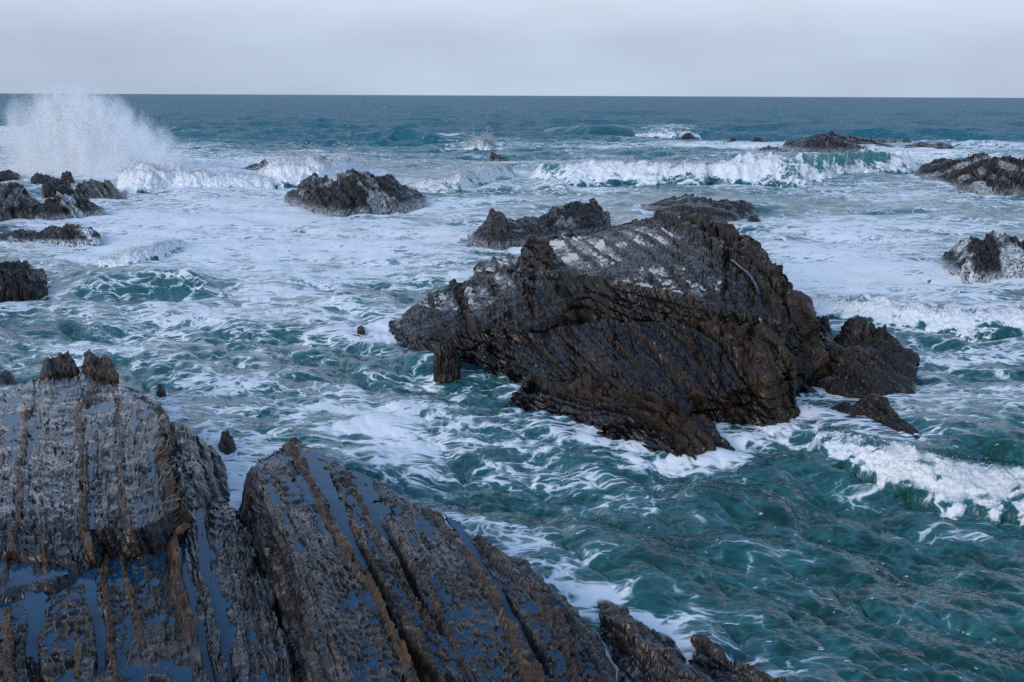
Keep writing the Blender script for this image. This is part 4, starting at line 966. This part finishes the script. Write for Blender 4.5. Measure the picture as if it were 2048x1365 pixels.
for line, h, ln in SWELLS:
    ln_ = np.array(line, float); q = P(ln_[:, 0], ln_[:, 1], np.zeros(len(ln_)))
    rr = np.hypot(q[:, 0], q[:, 1]); pp = np.arctan2(q[:, 0], q[:, 1])
    a = np.arctan2(X, Y)
    rc = np.interp(a, pp, rr)
    e = sstep(pp[0], pp[0] + 0.25 * (pp[-1] - pp[0]), a) * (1 - sstep(pp[-1] - 0.25 * (pp[-1] - pp[0]), pp[-1], a))
    dr = (RAD - rc) / ln
    swell += h * e * np.where(dr < 0, np.exp(-(dr / 0.75) ** 2), np.exp(-(dr / 1.5) ** 2))

h1, a1, b1 = samp(T1, X, Y); h2, a2, b2 = samp(T2, X, Y, 0.31); h3, a3, b3 = samp(T3, X, Y, -0.47)
k1 = 0.2 + 1.3 * sstep(50, 220, RAD); k1 *= 1 - 0.8 * sstep(3000, 9000, RAD)
k2 = (1 - sstep(260, 700, RAD)) * (0.85 + 0.35 * sstep(70, 200, RAD)); k3 = 1 - sstep(30, 75, RAD)
Z = k1 * h1 + k2 * h2 + k3 * h3 + swell - 0.14 * (1 - sstep(60, 120, RAD))
CH = 1.15
X2 = X - CH * (0.6 * k1 * a1 + k2 * a2 + k3 * a3); Y2 = Y - CH * (0.6 * k1 * b1 + k2 * b2 + k3 * b3)

# foam cover: broad fields (photo pixels: centre, radii, amount), then the rocks' wash
FIELDS = [(330, 345, 330, 40, .75), (120, 300, 190, 40, .5), (480, 430, 420, 62, .68), (180, 480, 260, 50, .5), (760, 480, 300, 60, .55), (560, 520, 420, 50, .6), (880, 400, 160, 40, .35), (1180, 400, 200, 30, .30), (1040, 350, 300, 16, .35),
          (1700, 545, 330, 70, .7), (1640, 480, 200, 45, .5), (1900, 440, 300, 40, .32), (1900, 625, 320, 40, .60), (1800, 372, 320, 16, .35), (1750, 400, 300, 30, .25), (1500, 330, 500, 22, .35), (1480, 292, 460, 10, .65), (1980, 300, 220, 10, .75), (1880, 320, 260, 14, .5),
          (300, 620, 420, 50, .40), (620, 650, 260, 50, .38), (150, 700, 240, 40, .35), (480, 760, 260, 50, .33), (820, 770, 200, 50, .30), (720, 830, 120, 26, .42), (930, 890, 210, 42, .44), (760, 880, 90, 40, .45), (1050, 940, 160, 30, .45), (1230, 1000, 80, 40, .48), (860, 960, 130, 40, .3),
          (1540, 830, 160, 40, .38), (1700, 880, 110, 26, .60), (1860, 950, 220, 34, .5), (1450, 880, 70, 26, .45), (1900, 760, 200, 70, .42), (1960, 700, 160, 30, .4), (1420, 930, 140, 40, .22), (1020, 1100, 70, 40, .42), (1330, 1245, 50, 18, .55), (1240, 1330, 40, 50, .6), (1180, 1190, 80, 24, .35),
          (520, 960, 60, 50, .42), (2000, 1040, 160, 40, .25), (1700, 1150, 500, 160, .10), (960, 292, 80, 12, .4), (560, 330, 120, 16, .55), (240, 275, 120, 12, .2), (0, 275, 90, 16, .7), (100, 425, 160, 20, .4), (600, 580, 70, 12, .35), (1340, 262, 80, 8, .5), (1300, 460, 0.01, 1, 0)]
fo = np.full(X.shape, 0.11) - 0.06 * sstep(1150, 1400, U0) * sstep(900, 1000, V0)
fo += 0.045 * sstep(1350, 900, U0) * sstep(540, 600, V0) * (1 - sstep(960, 1100, V0))
fo += 0.12 * sstep(1300, 700, V0) - 0.08 * sstep(300, 250, V0)
for (u, v, ru, rv, am) in FIELDS:
    if am == 0: continue
    d2 = ((U0 - u) / ru) ** 2 + ((V0 - v) / rv) ** 2
    m = d2 < 6
    fo[m] = 1 - (1 - fo[m]) * (1 - am * np.exp(-d2[m]))
fo += 0.20 * fbm2(X * 0.13, Y * 0.13, 4, 77) * sstep(250, 330, V0)
crest = k2 * h2 / 0.15
fo += 0.05 * np.clip(crest, -1.5, 2.2) * sstep(240, 300, V0)
# wash along the rocks: splat the waterline points on a plan grid
WL = np.concatenate(WATERLINE)
gx0, gy0, gs, gw, gh = -110.0, 0.0, 0.4, 560, 620
acc = np.zeros((gh, gw))
ii = ((WL[:, 0] - gx0) / gs).astype(int); jj = ((WL[:, 1] - gy0) / gs).astype(int)
ok = (ii >= 0) & (ii < gw) & (jj >= 0) & (jj < gh)
acc[jj[ok], ii[ok]] = 1
wash = acc.copy()
for k in (3, 3, 3): wash = blur(blur(wash, k, 0), k, 1)
wide = acc.copy()
for k in (7, 7, 7): wide = blur(blur(wide, k, 0), k, 1)
gi = np.clip((X - gx0) / gs, 0, gw - 1.01); gj = np.clip((Y - gy0) / gs, 0, gh - 1.01)
i0 = gi.astype(int); j0 = gj.astype(int)
def gsamp(A):
    fx = gi - i0; fy = gj - j0
    return (A[j0, i0] * (1 - fx) + A[j0, np.minimum(i0 + 1, gw - 1)] * fx) * (1 - fy) + (A[np.minimum(j0 + 1, gh - 1), i0] * (1 - fx) + A[np.minimum(j0 + 1, gh - 1), np.minimum(i0 + 1, gw - 1)] * fx) * fy
ing = (X > gx0) & (X < gx0 + gw * gs) & (Y < gy0 + gh * gs)
brk = 0.5 + 0.9 * n2(X * 0.35, Y * 0.35, 91)
wash_v = ing * np.clip(gsamp(wash) * 2.2, 0, 1) * np.clip(brk, 0.1, 1.0); wide_v = ing * np.clip(gsamp(wide) * 2.0, 0, 1)
fo = 1 - (1 - np.clip(fo, 0, 1)) * (1 - 0.6 * wash_v) * (1 - 0.2 * wide_v)
fo = np.clip(fo, 0.0, 1.0)
Z = Z + 0.10 * wash_v * n2(X * 1.7, Y * 1.7, 92) - np.clip(Z, 0, 9) * 0.7 * wide_v * (RAD < 130)
crest_glow = np.clip(0.10 * (crest - 1.2), 0, 0.3) * sstep(230, 320, V0) * 0.7 + 0.10 * np.clip(swell, 0, 1) * sstep(230, 320, V0)  # tall crests and swells get the painted see-through light
calm = 1 - 0.55 * sstep(0.35, 0.75, fo)
Z = Z - (1 - calm) * (k3 * h3 + 0.5 * k2 * h2)
sea = make_mesh('sea', np.stack([X2, Y2, Z], 1), grid_faces(nr, nc), SEA, dict(foam=fo, crest_glow=crest_glow, far=sstep(25, 220, RAD)))
tag(sea, kind='structure')

# ================================================================== 5. breaking waves and spray
def prof_wave(w):
    a = np.clip(w + 1, 0, 1)
    rad = np.where(w <= 0, -0.3 + 1.3 * a, 1 + 2.6 * np.maximum(w, 0))
    hz = np.where(w <= 0, np.where(a < 0.1, -1 + a / 0.1, sstep(0.0, 1.0, np.clip((a - 0.1) / 0.9, 0, 1)) ** 0.75), 1 - np.clip(w, 0, 1) ** 1.3 * 1.5)
    return rad, hz

def droplets(name, pts, size, seed, parent=None):
    r = np.random.default_rng(seed); n = len(pts)
    T = np.array([(1, 1, 1), (1, -1, -1), (-1, 1, -1), (-1, -1, 1)], float) / 1.7
    q = r.normal(size=(n, 4)); q /= np.linalg.norm(q, axis=1, keepdims=True)
    a, b, c, d = q.T
    Rm = np.stack([1 - 2 * (c * c + d * d), 2 * (b * c - a * d), 2 * (b * d + a * c), 2 * (b * c + a * d), 1 - 2 * (b * b + d * d), 2 * (c * d - a * b), 2 * (b * d - a * c), 2 * (c * d + a * b), 1 - 2 * (b * b + c * c)], 1).reshape(n, 3, 3)
    V = np.einsum('nij,kj->nki', Rm, T) * np.asarray(size)[:, None, None] + pts[:, None, :]
    F = np.array([(0, 1, 2), (0, 3, 1), (0, 2, 3), (1, 3, 2)])
    F = (np.arange(n)[:, None, None] * 4 + F[None]).reshape(-1, 3)
    nn = r.normal(size=(n, 3)) * 0.35 + np.array([-0.15, -0.55, 0.75]); nn /= np.linalg.norm(nn, axis=1, keepdims=True)
    o = make_mesh(name, V.reshape(-1, 3), F, SPRAY, {}, parent, np.repeat(nn, 4, axis=0))
    o['kind'] = 'stuff'
    return o

def breaker(name, label, top, base, depth, ncol, nprof, seed, lump=0.12, smooth=False, green=None, foam_lo=0.54, spray=0, spray_h=0.35, cat='wave'):
    base = np.array(base, float); bu = np.linspace(base[0, 0], base[-1, 0], 160)
    bvv = np.interp(bu, base[:, 0], base[:, 1]); tpv = np.array(top, float); tvv = np.interp(bu, tpv[:, 0], tpv[:, 1])
    V, u, w, zc = swept(top, np.stack([bu, bvv], 1), depth, ncol, nprof, prof_wave, sink=0.6)
    ee = np.linspace(0, 1, ncol); tap = sstep(0, 0.06, ee) * (1 - sstep(0.94, 1, ee)); zc = zc * tap
    V[:, 2] = np.where(V[:, 2] > 0, V[:, 2] * np.tile(tap, nprof), V[:, 2]) - np.tile(0.5 * (1 - tap), nprof)
    if not smooth:
        rr_ = np.hypot(V[:, 0], V[:, 1]); wr = np.repeat(np.clip(-w, 0, 1), ncol)
        xs = np.tile(V.reshape(nprof, ncol, 3)[nprof // 2, :, 0], nprof)
        jit = depth * wr * (0.55 * fbm2(xs * 1.1 / depth, xs * 0, 4, seed + 30) - 0.1)
        V[:, :2] *= (1 + jit / rr_)[:, None]
    hm = zc.max()
    N = grid_normals(V, nprof, ncol)
    if N[:, 2].mean() < 0: N = -N
    x, y, z = V.T
    uu = np.tile(u, nprof); ww = np.repeat(w, ncol)
    env = np.tile(np.clip(zc / hm, 0.05, 1), nprof)
    gm = np.zeros(len(V))
    if green is not None:
        for (g0, g1, am) in green:
            e = sstep(g0, g0 + 0.2 * (g1 - g0), uu) * (1 - sstep(g1 - 0.2 * (g1 - g0), g1, uu))
            gm = np.maximum(gm, am * e * sstep(-0.75 + 0.25 * n2(x * 1.3, y * 1.3, seed + 4), -0.3, ww))
    back = sstep(0.05, 0.45, ww)
    f = 1.0 / hm
    lp = 0.6 * np.abs(fbm3(x * f * 1.6, y * f * 1.6, z * f * 1.6, 5, seed, 0.6)) + 0.35 * fbm3(x * f * 5, y * f * 5, z * f * 5, 4, seed + 7, 0.65)
    lp = lp + 0.16 * n2(x * f * 3.1 + y * f * 2 + 1.5 * n2(x * f, ww * 2, seed + 14), ww * 2.6, seed + 13) * sstep(0.1, -0.5, ww)
    D = hm * env * lump * 2.0 * lp * (1 - 0.9 * gm) * (1 - 0.6 * back)
    if smooth: D = D * 0.1
    V = V + N * D[:, None]
    toe_r = (1.0 + 0.05 * sstep(0, -1, ww) * 0)
    crest = np.exp(-(ww / 0.2) ** 2) * (0.25 if smooth else 1)
    V[:, 2] += hm * env * crest * (0.05 if smooth else 0.30) * fbm2(x * f * 2.2, y * 0, 4, seed + 11) * (1 - 0.7 * gm)
    toe = sstep(-0.72, -1.0, ww + 0.18 * fbm2(x * f * 1.5, y * f * 1.5, 3, seed + 8))
    streak = 0.45 * sstep(0.1, 0.6, n2(uu * 0.35, ww * 1.5, seed + 6))
    fo = np.clip((foam_lo + 0.35 * (1 - np.abs(ww + 0.4))) * (1 - (0.85 - streak) * gm) * (1 - 0.55 * toe) - 0.35 * back + 0.32 * fbm3(x * f * 1.2, y * f * 1.2, z * f * 2, 4, seed + 3), 0, 1)
    if smooth: fo = np.full(len(V), 0.08)
    o = make_mesh(name, V, grid_faces(nprof, ncol), SEA, dict(foam=fo, crest_glow=(0.35 if smooth else 1.0) * np.clip(gm * 0.9, 0, 1), far=sstep(25, 220, np.hypot(x, y)) * (0.5 if smooth else 1)))  # green lip carries the painted light through thin water
    tag(o, label, cat)
    if spray:
        r = np.random.default_rng(seed)
        Vg = V.reshape(nprof, ncol, 3); gg = gm.reshape(nprof, ncol)
        rows = np.clip((r.normal(-0.12, 0.22, spray) + 1) / 2 * (nprof - 1), 0, nprof - 1).astype(int)
        cols = r.integers(0, ncol, spray)
        k = (r.random(spray) > gg[rows, cols]) & (r.random(spray) < np.clip(zc[cols] / hm * 1.2, 0, 1))
        rows, cols = rows[k], cols[k]
        p = Vg[rows, cols].copy()
        p[:, 2] += hm * spray_h * r.exponential(0.35, len(p)) * (0.4 + 0.8 * (n2(p[:, 0] * f * 2.5, p[:, 0] * 0, seed) + 0.6))
        p[:, :2] += r.normal(0, 0.12 * hm, (len(p), 2))
        d = np.linalg.norm(p[:, :2], axis=1).mean()
        droplets('spray', p, d / 1991 * r.uniform(0.5, 1.5, len(p)), seed + 1, o)
    return o

breaker('breaking_wave', 'long white breaker rolling in across the bay with a clear green lip', [(1040, 345), (1065, 332), (1110, 326), (1150, 325), (1220, 328), (1300, 331), (1380, 326), (1450, 320), (1520, 314), (1600, 309), (1660, 304), (1720, 303), (1780, 307), (1830, 320), (1860, 334)],
        [(1040, 350), (1100, 362), (1200, 366), (1320, 368), (1450, 366), (1600, 362), (1750, 348), (1860, 342)], 3.2, 420, 70, 201, green=[(1560, 1800, 0.95), (1080, 1140, 0.5)], spray=6000)
breaker('breaking_wave', 'short white breaker running left from the bay\'s dark wave hollow towards the ribbed hump', [(800, 376), (840, 362), (880, 354), (920, 346), (950, 342), (975, 330), (990, 326), (1008, 330), (1035, 338)], [(800, 382), (850, 386), (920, 384), (980, 366), (1035, 352)], 2.8, 200, 60, 202, green=[(985, 1040, 0.5)], spray=4500)
breaker('breaking_wave', 'white surge bursting over the back of the ribbed hump', [(505, 350), (540, 338), (570, 326), (600, 322), (640, 320), (680, 322), (720, 328), (760, 338), (790, 346)], [(505, 368), (560, 374), (640, 372), (720, 360), (790, 352)], 4.0, 220, 60, 203, lump=0.22, spray=6000, spray_h=0.5, foam_lo=0.75)
breaker('breaking_wave', 'tumbled white surge spreading right from the tall splash\'s foot', [(225, 372), (250, 345), (290, 335), (340, 338), (390, 345), (450, 346), (520, 350), (560, 360)], [(225, 382), (300, 384), (400, 382), (480, 378), (560, 376)], 3.0, 220, 56, 204, lump=0.22, spray=4500, spray_h=0.5, foam_lo=0.72)
breaker('breaking_wave', 'foaming breaker beyond the dark domed boulder at the right edge', [(1590, 606), (1640, 600), (1720, 598), (1800, 606), (1870, 618), (1950, 622), (2048, 616), (2200, 620)], [(1590, 618), (1700, 640), (1800, 650), (1870, 660), (1960, 664), (2048, 662), (2200, 664)], 1.3, 300, 56, 205, lump=0.2, foam_lo=0.52, spray=2500)
breaker('breaking_wave', 'nearest tumbling breaker, crossing the green water at the right edge', [(1600, 876), (1640, 868), (1700, 876), (1760, 890), (1830, 912), (1900, 934), (1980, 946), (2048, 948), (2200, 960)], [(1600, 884), (1650, 905), (1720, 940), (1800, 966), (1880, 990), (1960, 1000), (2048, 1004), (2200, 1010)], 0.9, 360, 64, 206, lump=0.22, foam_lo=0.45, spray=3000)
breaker('breaking_wave', 'small white crest between the foaming reef and open foam', [(190, 522), (230, 510), (280, 498), (320, 486), (350, 478), (375, 484)], [(190, 528), (260, 524), (320, 512), (375, 492)], 1.0, 140, 44, 207, lump=0.2, foam_lo=0.75, spray=1800)
breaker('breaking_wave', 'green unbroken swell rising far out, left of the island chain', [(1080, 262), (1110, 255), (1160, 252), (1220, 250), (1262, 254), (1280, 262)], [(1080, 266), (1180, 273), (1280, 270)], 5.0, 120, 40, 208, green=[(900, 1500, 1.0)], smooth=True)
breaker('breaking_wave', 'far white crest spilling right of the green swell', [(1265, 270), (1300, 265), (1340, 263), (1380, 265), (1405, 271)], [(1265, 274), (1340, 275), (1405, 275)], 3.0, 80, 30, 209, spray=700)
breaker('breaking_wave', 'small burst of white water before the slanting fin rock', [(926, 300), (940, 290), (960, 282), (978, 284), (992, 296)], [(926, 304), (960, 306), (992, 304)], 2.0, 80, 36, 210, lump=0.3, spray=2500, spray_h=0.8)

# the tall splash: sheets of drops thrown up along the rocks
r = np.random.default_rng(5)
tip = np.array([(30, 212), (60, 203), (95, 196), (130, 198), (155, 204), (185, 208), (215, 216), (235, 232), (250, 262), (275, 300), (330, 335)], float)
PT = []
for j in range(60):                       # jets: strings of drops that rise, spread and fall
    u0 = r.uniform(60, 245); lean = (u0 - 140) * 0.35 + r.normal(0, 14)
    ue = np.clip(u0 + lean, 32, 330); ve = np.interp(ue, tip[:, 0], tip[:, 1]) + r.exponential(26)
    m_ = int(r.integers(50, 150)); q = r.beta(2.2, 1.1, m_)
    uu_ = u0 + (ue - u0) * q + r.normal(0, 1, m_) * (1 + 5 * q); vv_ = 352 + (ve - 352) * np.sin(q * 1.5) + r.normal(0, 1, m_) * (1 + 5 * q)
    rho_ = r.normal(103, 1.6) + r.normal(0, 0.4, m_)
    d_ = ray(uu_, vv_); h_ = np.hypot(d_[:, 0], d_[:, 1])
    PT.append(np.stack([d_[:, 0] / h_ * rho_, d_[:, 1] / h_ * rho_, CAM_H + rho_ * d_[:, 2] / h_], 1))
pts = np.concatenate(PT)
sp = droplets('wave_splash', pts, r.uniform(0.014, 0.042, len(pts)), 304)
def mat_mist():
    t = NT('spray_mist')
    g = t.add('ShaderNodeTexCoord').outputs['Generated']
    sp_ = t.add('ShaderNodeSeparateXYZ'); t.l.new(g, sp_.inputs[0])
    gx, gy, gz = sp_.outputs
    po = t.add('ShaderNodeTexCoord').outputs['Object']
    nz = t.noise(t.vmath('MULTIPLY', po, (1.0, 1.0, 0.42)), 0.62, 6, 0.62)
    cx = t.math('SUBTRACT', gx, t.math('ADD', 0.40, t.math('MULTIPLY', t.math('SUBTRACT', 1.0, gz), 0.13)))
    ax = t.math('POWER', t.math('ABSOLUTE', t.math('DIVIDE', cx, t.math('SUBTRACT', 0.41, t.math('MULTIPLY', gz, 0.10)))), 2.0)
    ay = t.math('POWER', t.math('ABSOLUTE', t.math('MULTIPLY', t.math('SUBTRACT', gy, 0.5), 2.0)), 2.0)
    az = t.math('POWER', gz, 2.2)
    f = t.math('SUBTRACT', 1.0, t.math('ADD', t.math('ADD', ax, ay), az))
    f = t.math('ADD', f, t.math('MULTIPLY', t.math('SUBTRACT', nz, 0.46), 3.2))
    d = t.math('MULTIPLY', t.rng(f, 0.0, 0.9), 7.0)
    v = t.add('ShaderNodeVolumePrincipled')
    v.inputs['Color'].default_value = (0.99, 0.995, 1.0, 1); v.inputs['Anisotropy'].default_value = 0.2
    t.l.new(d, v.inputs['Density'])
    t.l.new(v.outputs[0], t.out.inputs['Volume'])
    return t.m
p0 = P([15], [362], [0.0])[0]
bx0, bx1, by0, by1, bz0, bz1 = -55.5, -32.0, 99.0, 112.0, -0.2, 8.9
bv = np.array([(x_, y_, z_) for z_ in (bz0, bz1) for y_ in (by0, by1) for x_ in (bx0, bx1)], float)
bf = np.array([(0, 2, 3, 1), (4, 5, 7, 6), (0, 1, 5, 4), (2, 6, 7, 3), (0, 4, 6, 2), (1, 3, 7, 5)])
mist = make_mesh('mist', bv, bf, mat_mist(), {}, sp)
mist['kind'] = 'stuff'
scene.cycles.volume_bounces = 10
scene.cycles.volume_step_rate = 6.0
tag(sp, 'tall white burst of spray thrown up behind the rocks on the far left', 'splash', kind='thing')

# ================================================================== 6. small things
def tube(name, pts, rad, mat, seg=8):
    pts = np.array(pts, float); n = len(pts)
    tg = np.gradient(pts, axis=0); tg /= np.linalg.norm(tg, axis=1, keepdims=True)
    a = np.cross(tg, (0, 0, 1.0)); a /= np.linalg.norm(a, axis=1, keepdims=True); b = np.cross(a, tg)
    th = np.linspace(0, 2 * np.pi, seg + 1)
    ring = a[:, None] * np.cos(th)[None, :, None] + b[:, None] * np.sin(th)[None, :, None]
    V = (pts[:, None] + ring * np.asarray(rad).reshape(-1, 1, 1)).reshape(-1, 3)
    return make_mesh(name, V, grid_faces(n, seg + 1), mat, {})

def on_rock(V, px):
    u, v = proj(V[:, 0], V[:, 1], V[:, 2]); d = np.hypot(V[:, 0], V[:, 1]); out = []
    for (a, b) in px:
        e = np.hypot(u - a, v - b)
        k = np.nonzero(e < max(4.0, e.min() + 0.5))[0]
        out.append(V[k[np.argmin(d[k])]])
    return np.array(out)

HPX = np.array([(1463, 521), (1470, 525), (1479, 533), (1487, 540), (1496, 546), (1504, 556), (1510, 566), (1516, 578), (1520, 592)], float)
ti = np.linspace(0, 8, 40)
hu = np.interp(ti, np.arange(9), HPX[:, 0]); hv = np.interp(ti, np.arange(9), HPX[:, 1])
hu, hv = [np.convolve(np.pad(a_, 3, mode='reflect', reflect_type='odd'), np.ones(7) / 7, 'valid') for a_ in (hu, hv)]
hr = on_rock(VM, list(zip(hu, hv))); hr = np.hypot(hr[:, 0], hr[:, 1])
hr = np.array([hr[max(0, i - 2):i + 3].min() for i in range(40)])
hr = np.convolve(np.pad(hr, 6, mode='edge'), np.ones(13) / 13, 'valid') - 0.10
hd = ray(hu, hv); hh = np.hypot(hd[:, 0], hd[:, 1])
hp = np.stack([hd[:, 0] / hh * hr, hd[:, 1] / hh * hr, CAM_H + hr * hd[:, 2] / hh], 1)
HOSE = mat_plain('blue_black_hose', (0.006, 0.018, 0.045), 0.3)
tag(tube('stranded_hose', hp, np.full(40, 0.042), HOSE, 10), 'dark blue curved hose stranded on the great outcrop by its serrated ridge', 'hose')

op = on_rock(VA, [(53, 824)])[0]
rg_ = np.random.default_rng(3)
th = np.linspace(0, 2 * np.pi, 15); rows_ = []
for k in range(9):
    a = -1.2 + 2.4 * k / 8
    rows_.append(np.stack([np.cos(th) * math.cos(a) * 0.05, np.sin(th) * math.cos(a) * 0.035, np.full(15, math.sin(a) * 0.10)], 1))
OV = np.concatenate(rows_); OV *= 0.8 * (1 + 0.35 * n3(OV[:, 0] * 40, OV[:, 1] * 40, OV[:, 2] * 40, 9))[:, None]
c_, s_ = math.cos(0.5), math.sin(0.5)
OV = np.stack([OV[:, 0] * c_ + OV[:, 2] * s_, OV[:, 1], -OV[:, 0] * s_ + OV[:, 2] * c_], 1) + op + np.array([0, 0, 0.07])
tag(make_mesh('orange_scrap', OV, grid_faces(9, 15), mat_plain('orange_scrap', (0.42, 0.17, 0.06), 0.6), {}), 'tiny orange scrap caught against a dark ridge on the wet ledge', 'debris')

# a gull far off over the sea
gd = ray([252], [65])[0]; gd = gd / np.hypot(gd[0], gd[1]); gp = gd * 420 + np.array([0, 0, CAM_H])
def gull_mesh():
    V, F = [], []
    def add(v, f):
        o = len(V); V.extend(v); F.extend([tuple(i + o for i in q) for q in f])
    n_ = 8; L = [-0.28, -0.2, -0.05, 0.1, 0.22, 0.30]; Rr = [0.012, 0.05, 0.075, 0.065, 0.045, 0.012]
    bv_ = [(x, r_ * math.cos(2 * math.pi * k / n_), r_ * math.sin(2 * math.pi * k / n_)) for x, r_ in zip(L, Rr) for k in range(n_)]
    bf_ = [(i * n_ + k, i * n_ + (k + 1) % n_, (i + 1) * n_ + (k + 1) % n_, (i + 1) * n_ + k) for i in range(5) for k in range(n_)]
    add(bv_, bf_)
    return np.array(V), np.array(F)
def wing_mesh(sg):
    pts = [(0.12, 0.04, 0.03, 0.13), (0.16, 0.25, 0.12, 0.15), (0.08, 0.45, 0.10, 0.11), (-0.06, 0.62, 0.03, 0.02)]
    V = []
    for (x, y, z, ch) in pts: V += [(x, sg * y, z + 0.012), (x - ch, sg * y, z), (x, sg * y, z - 0.008)]
    F = []
    for i in range(3):
        for k in range(3): F.append((i * 3 + k, i * 3 + (k + 1) % 3, (i + 1) * 3 + (k + 1) % 3, (i + 1) * 3 + k))
    return np.array(V, float), np.array(F)
GULL = mat_plain('gull_grey', (0.25, 0.26, 0.28), 0.7)
gv, gf = gull_mesh()
def turn(v):
    a_ = 1.2
    return np.stack([v[:, 0] * math.cos(a_) - v[:, 1] * math.sin(a_), v[:, 0] * math.sin(a_) + v[:, 1] * math.cos(a_), v[:, 2]], 1) + gp
gu = empty('gull', tuple(float(x) for x in gp)); tag(gu, 'lone gull gliding far off in the pale sky', 'bird')
make_mesh('body', turn(gv), gf, GULL, {}, gu)
for sg in (1, -1):
    wv, wf_ = wing_mesh(sg); make_mesh('wing', turn(wv), wf_, GULL, {}, gu)
